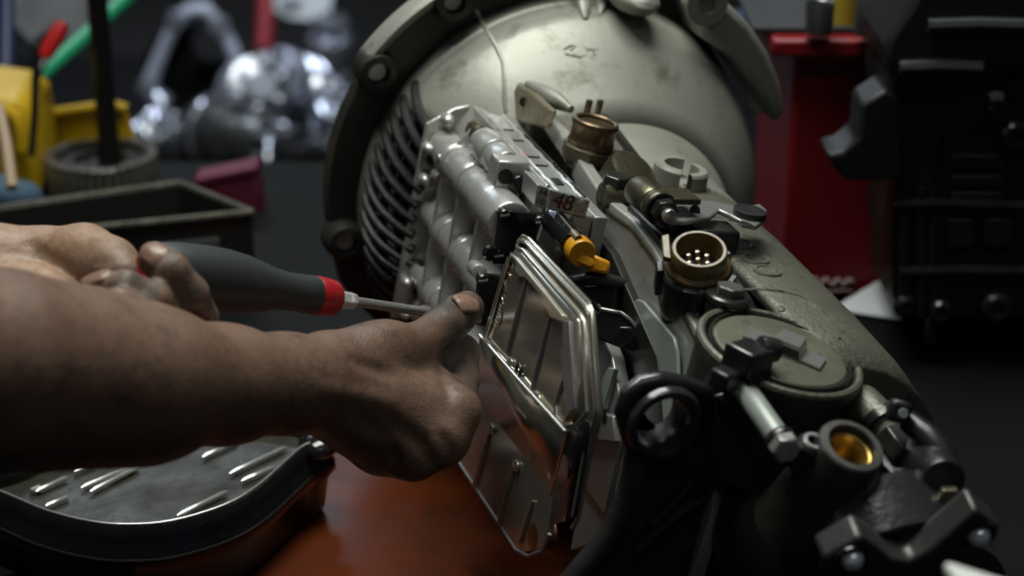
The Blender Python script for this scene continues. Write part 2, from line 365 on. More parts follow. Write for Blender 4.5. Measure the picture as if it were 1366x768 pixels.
def case():
    degs = list(np.arange(-115, 109, 4.))
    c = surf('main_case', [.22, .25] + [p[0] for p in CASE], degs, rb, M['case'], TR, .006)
    # closing wall at the tail end
    MB().prism([ring_pt(.50, .079, a) for a in np.arange(-115, 109, 8.)], -S * .008).build('case_end_wall', M['case'], TR, .002)
    # pan rail, a hollow frame round the valve body
    rp = lambda x, y: loc(onN(x, y, .06))[:2]
    outer = [rp(703, 128), rp(722, 142), rp(762, 198), rp(800, 256), rp(812, 268), rp(842, 292), rp(872, 332), rp(902, 390), rp(930, 442), rp(958, 490), (.50, .040), (.505, -.03), (.50, -.085), (.47, -.108), (.35, -.112), (.2, -.112), (.09, -.112), (.062, -.095), (.058, 0.), (.06, .075)]
    inner = [(.092, .082), rp(716, 160), rp(748, 208), rp(775, 262), rp(768, 300), rp(790, 330), rp(815, 362), rp(832, 395), rp(842, 440), rp(850, 480), (.455, .000), (.46, -.03), (.455, -.07), (.44, -.092), (.35, -.097), (.2, -.097), (.105, -.097), (.080, -.085), (.076, 0.), (.08, .06)]
    O = [T(s, w, .06) for s, w in outer]; I = [T(s, w, .06) for s, w in inner]
    r = MB().ring(O, I, -N * .010).build('pan_rail', M['rail'], TR, .0016)
    mid = [T(a[0] * .45 + b[0] * .55, a[1] * .45 + b[1] * .55, .052) for a, b in zip(outer, inner)]
    MB().ring(mid, [p - N * .008 for p in I], -N * .050).build('case_side_wall', M['case'], TR, .001)
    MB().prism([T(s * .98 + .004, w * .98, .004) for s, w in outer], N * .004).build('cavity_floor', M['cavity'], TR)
    # gasket line standing on the rail edge
    MB().tube([onN(x, y, .0605) - W * .0015 for x, y in [(800, 266), (815, 282), (842, 300), (870, 338), (900, 395), (928, 446), (946, 480)]], .0013, 6).build('gasket_edge', M['olive'], TR)
    # boss with screw hole beside the numbered block
    c0 = onN(806, 262, .06)
    MB().lathe(c0 - N * .02, N, [(0, .013), (.02, .012), (.022, .010), (.022, .0)], 18).build('rail_boss', M['olive'], TR)
    MB().lathe(onN(801, 268, .0825), N, [(0, .0), (.0006, .0035), (.0008, 0)], 12).build('boss_hole', M['cavity'], TR)
    # raised casting marks on the case
    for q in [(988, 326), (1008, 346), (1024, 362)]:
        p = on_case(*q); nrm = unit(p - BOFF - T(loc(p)[0], 0, 0)); MB().torus(p, nrm, .0085, .0016, 20, 6).build('casting_mark', M['case'], TR)
    p = on_case(1042, 411); MB().ell(p, perp(W) + (W,), (.005, .003, .001)).build('casting_chip', M['case'], TR)
    MB().tube([on_case(x, y, .0005) for x, y in [(975, 388), (1005, 386), (1040, 388), (1070, 396), (1095, 412), (1112, 432), (1120, 452)]], .0012, 6).build('casting_seam', M['case'], TR)
    # broken ring boss on top of the case
    p = onW(905, 243, .088)
    bb = MB().lathe(p - W * .012, W, [(0, .0215), (.024, .0205), (.026, .019), (.026, .0135), (.008, .013)], 24, radians(60), radians(245), u=-N, capped=False)
    bb.build('split_ring_boss', M['bell'], TR, solid=0)
    MB().lathe(p - W * .012, W, [(0, .0215), (.022, .0205), (.024, .019), (.024, .0135), (.008, .013)], 14, radians(270), radians(395), u=-N, capped=False).build('split_ring_boss', M['bell'], TR)
    MB().lathe(p - W * .03, W, [(0, .026), (.014, .025), (.019, .021), (.0195, 0)], 28).build('boss_pad', M['bell'], TR)
case()

def round_cover():
    c = onW(1042, 466, .078); ax = unit(W + S * .10 - N * .06)
    R = .0475
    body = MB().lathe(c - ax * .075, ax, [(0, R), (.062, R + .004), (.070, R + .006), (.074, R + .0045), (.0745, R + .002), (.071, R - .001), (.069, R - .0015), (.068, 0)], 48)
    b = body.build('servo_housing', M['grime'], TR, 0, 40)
    MB().torus(c - ax * .0025, ax, R + .0035, .0028, 48, 8).build('housing_rim', M['case'], b)
    cv = MB().lathe(c - ax * .008, ax, [(0, R - .004), (.006, R - .004), (.008, R - .006), (.0085, R - .012), (.0088, 0)], 48)
    v = cv.build('round_cover', mat('dusty_green_zinc_cover', (.24, .245, .18), .42, .45, (.12, .12, .085), 26, .9, .08, 200, (.09, .085, .06), .06), b, 0, 30)
    MB().torus(c - ax * .001, ax, R - .0025, .0013, 48, 6).build('snap_ring', M['darksteel'], b)
    u = unit(onW(1090, 480, .08) - onW(1000, 452, .08)); u = unit(u - ax * (u @ ax)); q = np.cross(ax, u)
    def strip(a, b2, h0, h1, wd=.011):
        return [c + u * a + ax * h0 - q * wd, c + u * b2 + ax * h1 - q * wd, c + u * b2 + ax * h1 + q * wd, c + u * a + ax * h0 + q * wd]
    cl = MB()
    for a, b2, h0, h1 in [(-.024, -.007, .0014, .0014), (-.007, -.004, .0014, .0085), (-.004, .011, .0085, .0085), (.011, .014, .0085, .0014), (.014, .027, .0014, .0014)]:
        cl.prism(strip(a, b2, h0, h1, .009), ax * .0013)
    cl.build('retaining_clip', M['steel'], v)
round_cover()

def electrics():
    # two-pin plug
    p = onW(786, 198, .099); ax = unit(W * 1 - N * .05)
    g = MB().lathe(p - ax * .03, ax, [(0, .014), (.022, .015), (.022, .012)], 24)
    b = g.build('plug_socket', M['darksteel'], TR)
    MB().hexa(p - ax * .008, p + ax * .003, .0215).build('hex_collar', M['olive'], b, .0006)
    MB().lathe(p + ax * .003, ax, [(0, .0172), (.003, .0175), (.005, .0165), (.013, .0165), (.016, .0178), (.0185, .0172), (.0195, .0155), (.0185, .0138), (.0165, .0135), (.0163, 0)], 30).build('threaded_shell', M['copper'], b)
    for dx in (-5.5, 9):
        q = onW(786 + dx, 158, .114); MB().rcyl(q - ax * .010, q + ax * .015, .0026, .001, 12).build('pin', M['pin'], b)
    # pale cup just behind
    p = onW(834, 184, .085)
    MB().lathe(p - W * .02, W, [(0, .0165), (.028, .0165), (.0295, .0145), (.029, .0115), (.024, .011), (.024, 0)], 28).build('sealing_cup', M['steel'], TR)
    # oval cap and its neighbours
    p = onW(846, 226, .100); ax = unit(W + S * .5 - N * .25)
    MB().lathe(p - ax * .026, ax, [(0, .0185), (.022, .0195), (.026, .0185), (.027, .015), (.0272, 0)], 30).build('breather_cap', M['olive'], TR)
    MB().rcyl(onW(812, 212, .095) - W * .02, onW(812, 212, .095) + W * .006, .012, .004).build('locating_plug', M['darksteel'], TR)
    p = onW(822, 244, .098); MB().hexa(p - W * .01, p + W * .006, .011).build('hex_bolt', M['darksteel'], TR, .0005)
    p = onW(838, 262, .088); MB().rcyl(p - W * .014, p + W * .004, .013, .004).build('locating_plug', M['darksteel'], TR)
    # shift shaft clamp and lever
    c = onW(868, 268, .112); d = unit(onW(893, 290, .112) - onW(850, 255, .112))
    k = MB().rcyl(c - d * .022, c + d * .004, .0105, .003).build('shift_shaft', M['olive'], TR)
    MB().rcyl(c + d * .005, c + d * .014, .0112, .002).build('clamp_ring', M['olive'], k)
    MB().box(c + d * .004 + W * .006 - N * .016, (d, np.cross(W, d), W), (.011, .013, .0022)).build('clamp_plate', M['olive'], k, .001)
    MB().lathe(c + d * .014, d, [(0, .0115), (.002, .0115), (.002, .0085)], 20).build('washer', M['darksteel'], k)
    MB().hexa(c + d * .016, c + d * .024, .0095).build('hex_nut', M['darksteel'], k, .0004)
    MB().rcyl(c + d * .024, c + d * .029, .005, .001).build('stud_end', M['steel'], k)
    MB().rcyl(c - W * .05 - N * .03, c - W * .012 - N * .016, .010, .002).build('shift_post', M['darksteel'], k)
    P = lambda x, y, h=.104: onW(x, y, h)
    lev = MB()
    lev.prism([P(884, 289), (P(905, 277)), P(945, 274), P(965, 278), P(985, 283), P(1012, 278), P(1022, 287), P(1020, 298), P(1008, 308), P(990, 304), P(972, 293), P(958, 286), P(946, 296), P(912, 302), P(890, 301)], W * .004)
    l = lev.build('shift_lever', M['steel'], TR, .0012)
    MB().ell(P(988, 297, .1085), (unit(P(1000, 300) - P(976, 294)), unit(np.cross(W, P(1000, 300) - P(976, 294))), W), (.009, .0045, .0006)).build('lever_slot', M['cavity'], l)
    MB().lathe(P(999, 287, .108), W, [(0, .012), (.004, .0115), (.005, .008), (.004, .004), (.004, 0)], 20).build('lever_grommet', M['rubber'], l)
    MB().cyl(P(927, 280, .108), P(927, 280, .110), .0035).build('lever_rivet', M['darksteel'], l)
    # round many-pin socket on its black base
    c = onW(931, 350, .098); ax = unit(W * 1 + N * .28 + S * .34)
    R = .0178
    b = MB().lathe(c - ax * .050, ax, [(0, .020), (.018, .0235), (.036, .0245), (.043, .0238), (.045, .0215), (.046, .019)], 32).build('socket_base', M['blackplastic'], TR)
    sh = MB().lathe(c - ax * .016, ax, [(0, R + .001), (.010, R + .002), (.012, R + .0035), (.015, R + .0035), (.017, R + .001), (.026, R + .0005), (.028, R - .0005), (.028, R - .0025), (.006, R - .0035), (.005, 0)], 36)
    k = sh.build('socket_collar', M['tanplastic'], b)
    u, v = perp(ax)
    for i in range(7):
        t = i * 2 * pi / 6; rr = .0068 if i < 6 else 0; q = c + (u * cos(t) + v * sin(t)) * rr - ax * .010
        MB().rcyl(q, q + ax * .014, .0019, .0008, 10).build('pin', M['pin'], b)
    for t in (.3, 1.6, 2.9, 4.2, 5.4):
        q = c + (u * cos(t) + v * sin(t)) * (R + .0065) - ax * .014; rad = u * cos(t) + v * sin(t)
        MB().box(q, (rad, np.cross(ax, rad), ax), (.0022, .005, .011)).build('latch_tab', M['blackplastic'], b, .0008)
    MB().prism([c + u * .0 + ax * .010 + x * u + y * v for x, y in [(-.012, .019), (.012, .019), (.010, .024), (-.010, .024)]], ax * .004).build('key_tab', M['tanplastic'], k, .0006)
    MB().box(onW(900, 330, .082), (S, N, W), (.05, .018, .012)).build('switch_body', M['blackplastic'], TR, .003)
    MB().box(onW(945, 318, .090), (S, N, W), (.012, .018, .010)).build('switch_body', M['blackplastic'], TR, .003)
    # tapped boss with bolt
    c = onW(973, 392, .090)
    q = MB().lathe(c - W * .045, W, [(0, .016), (.018, .0142), (.030, .013), (.040, .0132), (.0415, .0148), (.044, .0148), (.0452, .0132), (.0455, 0)], 28).build('bolt_boss', M['darksteel'], TR)
    MB().hexa(c, c + W * .006, .0095).build('bolt_head', M['darkgrey'], q, .0005)
    # black two-way plug against the round cover
    c = onW(998, 478, .085)
    d = unit(onW(1020, 470, .085) - onW(975, 482, .085)); e = np.cross(W, d)
    k = MB().box(c, (d, e, W), (.012, .011, .008)).build('cable_plug', M['blackplastic'], TR, .002)
    MB().box(c - d * .011 + W * .008, (d, e, W), (.0012, .010, .0008)).build('plug_edge', M['steel'], k, .0004)
    MB().rcyl(c + d * .008 + W * .006, c + d * .020 + W * .004 - e * .006, .0075, .002).build('plug_sleeve', M['rubber'], k)
    MB().box(c - d * .019 - W * .010, (d, e, W), (.007, .007, .006)).build('cable_plug', M['blackplastic'], TR, .002)
    for i in range(5): MB().box(c + d * (-.009 + i * .0045) - W * .009 - e * .011, (d, e, W), (.0014, .0015, .004)).build('plug_rib', M['blackplastic'], k, .0005)
electrics()

def black_bracket():
    P = lambda x, y, s=.50: onS(x, y, s)
    c = P(880, 557, .500)
    uu = -N; vv = W
    arc = [c - S * .014 + (uu * cos(radians(t)) + vv * sin(radians(t))) * .0215 for t in range(62, -205, -12)]
    edge = [(846, 595), (847, 620), (838, 662), (818, 706), (782, 752), (740, 800), (712, 870), (1020, 880), (1030, 800), (1030, 740), (1040, 690), (1052, 648), (1056, 622), (1040, 604), (1014, 580), (990, 556), (966, 536), (940, 521), (910, 511)]
    b = MB().prism(arc + [P(*q, .486) for q in edge], S * .010).build('black_bracket', M['blackcast'], TR, .002)
    # rounded rim that follows the edge
    rim = [(782, 752), (800, 732), (818, 706), (830, 682), (840, 655), (847, 620), (846, 595), (838, 572), (832, 548), (838, 526), (855, 512), (880, 507), (910, 512), (940, 522), (966, 537), (990, 556), (1014, 580), (1040, 604), (1056, 622), (1052, 648), (1044, 676)]
    MB().tube([P(*q) for q in [(714, 868), (742, 798), (762, 776)] + rim], [.008, .008, .008] + [.008] * 6 + [.006] * 7 + [.0045] * 8, 12).build('rim', M['blackcast'], b)
    c = P(880, 557, .500)
    MB().lathe(c - S * .016, S, [(0, .0150), (0, .0225), (.018, .0245), (.024, .0245), (.0275, .0225), (.028, .0190), (.023, .0164), (.016, .0150), (0, .0150)], 40, capped=False).build('mount_eye', M['blackcast'], b)
    for pts, r in [([(912, 595), (940, 622), (962, 645), (985, 672)], [.0055, .0065, .006, .005]), ([(850, 735), (880, 705), (910, 680), (945, 662)], [.004, .0045, .004, .002]),
                   ([(925, 640), (900, 668), (868, 700)], [.002, .003, .003])]:
        MB().tube([P(*q) for q in pts], r, 8).build('stiffening_rib', M['blackcast'], b)
    c = P(992, 676, .500)
    MB().lathe(c - S * .006, S, [(0, .0145), (.012, .0135), (.014, .0115), (.0142, .0075), (.006, .006), (.006, 0)], 24).build('tapped_boss', M['blackcast'], b)
    MB().tube([P(996, 686), P(1012, 706), P(1030, 700), P(1042, 680)], [.011, .011, .010, .007], 10).build('boss_web', M['blackcast'], b)
    MB().prism([P(*q, .498) for q in [(960, 590), (1000, 600), (1030, 640), (1015, 670), (975, 640)]], S * .004).build('raised_pad', M['blackcast'], b, .002)
    # silver sleeve with the hex bolt in its end
    p0 = px(988, 512, 1.185); p1 = px(1041, 588, 1.135); d = unit(p1 - p0)
    t = MB().rcyl(p0 - d * .02, p1, .0072, .001).build('bolt_sleeve', M['platealu'], TR)
    MB().rcyl(p1 - d * .002, p1 + d * .003, .0095, .001).build('washer', M['darksteel'], t)
    MB().hexa(p1 + d * .003, p1 + d * .011, .0092).build('hex_bolt', M['steel'], t, .0004)
    MB().box(p0 - d * .010 - W * .004, (d, np.cross(W, d), W), (.010, .009, .005)).build('sleeve_seat', M['darksteel'], TR, .003)
    MB().prism([px(x, y, 1.19) for x, y in [(950, 528), (972, 520), (1004, 560), (994, 562)]], FWD * .008).build('sleeve_web', M['blackcast'], TR, .002)
    # dark mass of the tail casting behind the bracket
    MB().lathe(T(.465, -.03, -.012), S, [(0, .070), (.03, .070), (.06, .064), (.08, .056), (.10, .05)], 40, u=-N).build('tail_casting', M['blackcast'], TR)
black_bracket()

def tail():
    # tail casting with the open bush
    c = px(1137, 594, 1.135)
    ax = unit(W + S * .42)
    th = MB().lathe(c - ax * .075, ax, [(0, .030), (.055, .0225), (.072, .0205), (.0745, .0195), (.075, .018), (.075, .0142), (.060, .014)], 36, capped=False).build('tail_neck', M['grime'], TR)
    MB().lathe(c - ax * .004, ax, [(0, .0196), (.003, .0196), (.0045, .0185), (.0048, .0150), (.003, .0142)], 36, capped=False).build('neck_rim', M['darkgrey'], TR)
    MB().lathe(c - ax * .022, ax, [(0, .0005), (.0, .0100), (.014, .0112), (.0165, .0124), (.0170, .0138), (.012, .0140)], 32, capped=False).build('brass_bush', M['brass'], TR)
    e = px(1085, 589, 1.135)
    MB().lathe(e - ax * .02, ax, [(0, .009), (.018, .0085), (.020, .007), (.020, .0035), (.010, .003), (.01, 0)], 24).build('tapped_boss', M['grime'], TR)
    MB().torus(e + ax * .0005, ax, .0050, .0013, 24, 6).build('bright_washer', M['chrome'], TR)
    MB().prism([px(x, y, 1.142) for x, y in [(1072, 580), (1110, 566), (1112, 612), (1080, 604)]], -W * .02).build('boss_web', M['grime'], TR, .004)
    # body of the tail housing below the neck
    MB().lathe(T(.50, -.035, -.052), unit(S - W * .05), [(0, .072), (.04, .066), (.07, .056), (.085, .050), (.10, .048)], 40).build('tail_housing', M['blackcast'], TR)
    MB().ell(px(1085, 690, 1.19), (RT, UP, FWD), (.012, .016, .03)).build('tail_lobe', M['blackcast'], TR)
    q0 = px(1165, 668, 1.17)
    MB().lathe(q0, unit(-FWD * .55 - UP + RT * .28), [(0, .040), (.018, .042), (.034, .044), (.036, .040), (.034, .036), (.028, .034)], 36).build('seal_collar', M['blackcast'], TR)
    # fluid pipe elbow with union nut
    p = [px(1140, 548, 1.235), px(1152, 542, 1.225), px(1166, 552, 1.215), px(1180, 570, 1.205), px(1190, 585, 1.20)]
    MB().tube(p, [.013, .0135, .0115, .0085, .008], 16).build('pipe_elbow', M['case'], TR)
    h = px(1196, 592, 1.195); d = unit(p[-1] - p[-3])
    MB().hexa(h - d * .008, h + d * .012, .0105).build('union_nut', M['darksteel'], TR, .0005)
    MB().tube([px(1172, 556, 1.21), px(1180, 566, 1.206)], .0125, 16).build('pipe_ring', M['darksteel'], TR)
    # spring clip and cylinder on the right
    a = px(1206, 560, 1.22)
    k = MB().prism([px(x, y, 1.165) for x, y in [(1188, 536), (1196, 532), (1216, 536), (1220, 548), (1214, 556), (1208, 566), (1186, 562)]], FWD * .014).build('speed_sensor_clip', M['blackplastic'], TR, .0025)
    MB().lathe(px(1205, 551, 1.164), -FWD, [(0, .003), (.001, .0028), (.001, 0)], 14).build('clip_hole', M['platealu'], k)
    MB().tube([px(1212, 562, 1.18), px(1236, 580, 1.17), px(1254, 602, 1.165), px(1262, 622, 1.16)], [.007, .008, .009, .008], 14).build('sensor_arm', M['blackplastic'], TR)
    s0 = px(1222, 600, 1.20); s1 = px(1252, 634, 1.15)
    MB().lathe(s0, s1 - s0, [(0, .0125), (.03, .0140), (.045, .0145), (.058, .0140), (.062, .012), (.063, 0)], 28).build('speed_sensor', M['blackplastic'], TR)
    b0 = px(1254, 650, 1.16); b1 = px(1270, 672, 1.13); d = unit(b1 - b0)
    MB().rcyl(b0 - d * .006, b0 + d * .012, .0115, .002).build('spacer', M['olive'], TR)
    MB().hexa(b0 + d * .012, b0 + d * .026, .0085).build('bolt_head', M['olive'], TR, .0004)
    MB().tube([px(1230, 640, 1.18), px(1238, 690, 1.175), px(1228, 720, 1.17)], [.012, .010, .010], 12).build('tail_web', M['blackcast'], TR)
    # three-arm output yoke
    Y = lambda x, y, d: px(x, y, d)
    arm = [(1096, 748), (1150, 716), (1170, 729), (1192, 748), (1215, 751), (1242, 736), (1304, 680), (1338, 708), (1310, 734), (1268, 738), (1236, 762), (1215, 790), (1150, 800), (1112, 768)]
    pl_p = px(1215, 730, 1.10); pl_n = unit(-FWD * .72 - UP * .62 + RT * .18)
    pts = [on_plane(x, y, pl_p, pl_n) for x, y in arm]
    y = MB().prism(pts, -pl_n * .020).build('output_yoke', M['yoke'], TR, .0035, seg=3)
    for q in [(1136, 745), (1305, 714)]:
        c = on_plane(*q, pl_p, pl_n)
        MB().lathe(c, pl_n, [(0, .0105), (.001, .0105), (.0016, .0085), (.001, .008), (-.004, .0075)], 24).build('hole_rim', M['darksteel'], y)
        MB().ell(c - pl_n * .001, perp(pl_n) + (pl_n,), (.0070, .0070, .0085)).build('bolt_stub', M['chrome'], y)
tail()
# ------------------------------------------------------------------ valve body
VB = thing('valve_body', T(.18, -.1, .08), 'bright aluminium valve body with rows of bores bolted in the open transmission side', 'valve body')
def text_mesh(body, size, mtx, m, name, parent, ext=.0002):
    cu = bpy.data.curves.new(name, 'FONT'); cu.body = body; cu.size = size; cu.extrude = ext; cu.align_x = 'CENTER'; cu.align_y = 'CENTER'; cu.resolution_u = 3
    t = bpy.data.objects.new(name, cu); col.objects.link(t); t.matrix_world = mtx
    bpy.context.view_layer.update()
    me = bpy.data.meshes.new_from_object(t.evaluated_get(bpy.context.evaluated_depsgraph_get()))
    bpy.data.objects.remove(t, do_unlink=True)
    R = np.array(mtx)
    mb = MB(); vv = [(R @ np.array([*v.co, 1]))[:3] for v in me.vertices]
    mb.add(vv, [tuple(p.vertices) for p in me.polygons]); return mb.build(name, m, parent)
def frame_m(o, x, y):
    x = unit(x); y = unit(np.array(y) - x * (np.array(y) @ x)); z = np.cross(x, y)
    m = Matrix.Identity(4)
    for i in range(3): m[i][0], m[i][1], m[i][2], m[i][3] = x[i], y[i], z[i], o[i]
    return m
def screw(c, ax, r, parent, m='darksteel', slot=True):
    o = MB().lathe(c, ax, [(-.002, r), (.0012, r), (.0026, r * .82), (.003, r * .5), (.003, 0)], 16).build('screw', M[m], parent)
    if slot:
        u, v = perp(ax); MB().box(np.array(c) + unit(ax) * .0029, (u, v, unit(ax)), (r * .8, r * .16, .0003)).build('screw_slot', M['chrome'], o)
    return o
def valve_body():
    # stacked plates
    q = lambda pts, n0, n1: MB().prism([T(s, w, n0) for s, w in pts], N * (n1 - n0))
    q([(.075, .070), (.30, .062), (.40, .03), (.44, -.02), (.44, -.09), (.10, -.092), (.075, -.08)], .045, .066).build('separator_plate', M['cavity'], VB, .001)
    q([(.070, .084), (.288, .0835), (.288, .052), (.30, .03), (.36, .01), (.40, -.02), (.40, -.088), (.07, -.09)], .068, .078).build('channel_plate', M['valve2'], VB, .0012)
    q([(.078, .0865), (.262, .086), (.286, .0825), (.286, .056), (.25, .04), (.25, -.09), (.068, -.09), (.066, .07)], .0785, .094).build('valve_plate', M['valve2'], VB, .0012)
    q([(.066, .088), (.238, .087), (.238, .0), (.25, -.09), (.062, -.092), (.060, .06)], .0945, .0975).build('bore_block', M['valve'], VB, .0014)
    # gasket seams along the top
    for n0, h in ((.0942, .0875), (.0782, .0860)):
        MB().tube([T(s, h + .0006 * sin(i * 2.1), n0 + .0005 * sin(i * 3.3)) for i, s in enumerate(np.linspace(.075, .262, 26))], [.0016 + .0006 * abs(sin(i * 1.7)) for i in range(26)], 7).build('gasket_seam', M['valve'], VB)
    # recess pockets and slots on the top face
    for s0, s1, n0, n1 in [(.118, .21, .0705, .0765), (.222, .25, .0705, .0765), (.222, .235, .082, .088)]:
        MB().box(T((s0 + s1) / 2, .0866 if n0 > .08 else .0842, (n0 + n1) / 2), (S, W, N), ((s1 - s0) / 2, .0004, (n1 - n0) / 2)).build('plate_slot', M['cavity'], VB)
    for s0 in (.118, .142, .178, .196):
        MB().box(T(s0, .0868, .087), (S, W, N), (.0007, .0004, .006)).build('plate_notch', M['cavity'], VB)
    for i in range(4): MB().box(T(.185 + i * .006, .0846, .0735), (S, W, N), (.0006, .0010, .003)).build('engraved_stroke', M['ink'], VB)
    # rows of bores, each stepped barrel a piece of its own
    def bore(w0, n0, segs, m='valve'):
        for a, b, r in segs: MB().rcyl(T(a, w0, n0), T(b, w0, n0), r, r * .16, 28).build('bore', M[m], VB)
    R1 = [(.064, .092, .0135), (.090, .108, .0158), (.106, .114, .0168), (.112, .146, .0155), (.146, .153, .0168), (.152, .182, .0156), (.180, .232, .0168)]
    bore(.0535, .116, R1)
    bore(-.001, .114, [(.064, .080, .0128)] + [(a + .012, b + .012, r) for a, b, r in R1[:5]] + [(.160, .194, .0156), (.192, .258, .0168)])
    bore(-.053, .114, [(.064, .088, .0125)] + [(a + .020, b + .020, r) for a, b, r in R1[:5]] + [(.166, .200, .0156), (.2, .27, .0168)])
    bore(-.084, .112, [(.07, .12, .011), (.12, .17, .012), (.17, .24, .011)])
    for w0, off in ((.026, 0.), (-.027, .012), (-.071, .02)):
        for s0, r in ((.088, .0080), (.128, .0090), (.172, .0095), (.212, .0085)):
            MB().ell(T(s0 + off, w0, .104), (S, W, N), (.010, r, r * 1.2)).build('bore_dome', M['valve'], VB)
            MB().rcyl(T(s0 + off - .016, w0, .105), T(s0 + off + .016, w0, .105), r * .75, .002, 18).build('bore', M['valve'], VB)
    # cross webs
    for s0 in (.063, .108, .150, .198):
        o = .00
        lo = [( .066, .132), (.050, .134), (.040, .132), (.026, .126), (.014, .131), (.0, .134), (-.014, .131), (-.027, .126), (-.04, .131), (-.053, .134), (-.066, .130), (-.080, .131), (-.094, .130)]
        if s0 < .07: lo = [(.070, .133), (.03, .134), (-.03, .134), (-.096, .134)]
        if s0 > .2: lo = [(.056, .131), (.040, .132), (.026, .126), (.014, .131), (.0, .134), (-.014, .131), (-.027, .126), (-.04, .131), (-.053, .134), (-.066, .130), (-.080, .131), (-.094, .130)]
        if s0 > .07: lo = [(w0, 0.1295 if w0 < .06 else .124) for w0, n0 in lo]
        pts = [T(s0, w0, n0) for w0, n0 in lo] + [T(s0, -.094, .100), T(s0, lo[0][0] + (.018 if s0 < .2 else 0), .100)]
        if s0 < .2: pts.insert(0, T(s0, .084, .112))
        MB().prism(pts, S * .0035).build('web', M['valve'], VB, .0011)
    # corner knobs of the left end
    for w0, n0, r in [(.076, .118, .007), (.052, .130, .006), (.026, .128, .0065), (-.090, .124, .006), (-.062, .128, .006)]:
        MB().ell(T(.070, w0, n0), (S, W, N), (r * 1.3, r * .75, r * .75)).build('corner_knob', M['valve'], VB)
    MB().rcyl(onN(584, 236, .128) - S * .008, onN(584, 236, .128) + S * .004, .0042, .001, 12).build('dowel', M['steel'], VB)
    MB().rcyl(onN(588, 212, .131), onN(588, 212, .131) + N * .003, .0042, .001, 14).build('dowel', M['steel'], VB)
    # upper barrel with the cut-out block at its end
    bw = .0795
    for a, b, r in [(.128, .136, .0115), (.135, .160, .0128), (.159, .163, .0110), (.162, .186, .0125)]:
        MB().rcyl(T(a, bw, .108), T(b, bw, .108), r, r * .14, 28).build('barrel', M['valve'], VB)
    MB().box(T(.192, .0775, .109), (S, W, N), (.010, .0125, .0125)).build('end_block', M['valve'], VB, .0016)
    MB().cyl(T(.200, .0785, .1145), T(.2028, .0785, .1145), .0058, seg=18).build('end_block_hole', M['cavity'], VB)
    MB().rcyl(T(.196, .0745, .1045), T(.208, .0745, .1045), .0072, .002).build('spring_plug', M['blackgloss'], VB)
    # dark bolt at the rear of the top edge
    p = onN(636, 176, .106); MB().rcyl(p - S * .008, p + S * .008, .0075, .002).build('plate_bolt', M['olive'], VB)
    # web from the top edge down to the barrels
    for s0 in (.108, .150, .198):
        for w0 in (.0535, -.001, -.053):
            MB().torus(T(s0 + .0018, w0, .116 if w0 > .02 else .114), S, .0160, .0014, 28, 6).build('web_ridge', M['valve'], VB)
    # number facet and the block stamped 48
    E = lambda x, y, s: onS(x, y, s)
    MB().prism([E(*q, .2395) for q in [(717, 246), (734, 251), (731, 280), (713, 275)]], -S * .03).build('number_facet', M['valve2'], VB, .0008)
    MB().prism([E(*q, .268) for q in [(731, 278), (781, 288), (777, 312), (768, 334), (738, 346), (717, 322)]], -S * .004).build('shaded_face', M['valve2'], VB, .0008)
    bk = MB().prism([E(*q, .2865) for q in [(733, 252), (762, 260), (788, 268), (781, 291), (731, 280)]], -S * .004).build('stamped_block', M['valve2'], VB, .0010)
    xd = unit(E(775, 277, .287) - E(740, 267, .287)); yd = unit(E(757, 258, .287) - E(754, 286, .287))
    text_mesh('48', .0165, frame_m(E(752, 270, .2872), xd, yd), M['ink'], 'stamped_number', bk)
    text_mesh('4L\nD26', .0068, frame_m(E(774, 277, .2872), xd, yd), M['valve'], 'stamped_code', bk)
    MB().ell(E(747, 270, .2868), (xd, yd, S), (.0028, .0045, .0003)).build('paint_mark', M['inkred'], bk)
    xd2 = unit(E(731, 266, .2225) - E(714, 259, .2225)); yd2 = unit(E(725, 252, .2225) - E(721, 276, .2225))
    text_mesh('340\n10', .0068, frame_m(E(723.5, 263, .2399), xd2, yd2), M['ink'], 'stamped_code', VB)
    MB().ell(onN(700, 207, .090) + W * .001, (S, N, W), (.002, .0012, .0006)).build('paint_dot', M['reddot'], VB)
    # black end plates
    pl = MB().prism([E(*q, .241) for q in [(666, 277), (700, 281), (732, 284), (717, 320), (714, 345), (700, 352), (655, 350)]], S * .004).build('end_plate', M['blackgloss'], VB, .0008)
    for q in [(672, 285), (719, 294), (664, 339)]: screw(E(*q, .245), S, .0042, pl)
    xd3 = unit(E(715, 312, .2455) - E(690, 308, .2455)); yd3 = unit(E(700, 300, .2455) - E(698, 318, .2455))
    text_mesh('10', .0105, frame_m(E(702, 311, .2453), xd3, yd3), M['cavity'], 'raised_number', pl)
    MB().tube([E(657, 350, .241), E(660, 316, .241), E(664, 280, .241)], .0016, 6).build('plate_edge', M['steel'], pl)
    MB().rcyl(E(660, 272, .20), E(669, 279, .226), .0050, .001).build('plate_lug', M['valve'], VB)
    pl = MB().prism([E(*q, .262) for q in [(636, 362), (672, 366), (668, 440), (632, 430)]], S * .004).build('end_plate', M['blackgloss'], VB, .0008)
    screw(E(643, 372, .266), S, .0042, pl)
    MB().rcyl(E(632, 356, .235), E(640, 363, .262), .0055, .001).build('plate_lug', M['valve'], VB)
    pl = MB().prism([E(*q, .262) for q in [(672, 356), (735, 356), (770, 420), (668, 440)]], -S * .006).build('end_plate', M['cavity'], VB, .001)
    screw(E(727, 323, .262), S, .0045, VB, 'blackgloss', False); screw(E(655, 338, .245), S, .006, VB, 'blackgloss', False)
    # spring-loaded little amber clip low on the left
    MB().ell(onN(547, 350, .124), (S, W, N), (.004, .003, .003)).build('amber_clip', M['amber'], VB)
    MB().rcyl(onN(553, 353, .120), onN(570, 352, .118), .0045, .001).build('clip_pin', M['darksteel'], VB)
valve_body()

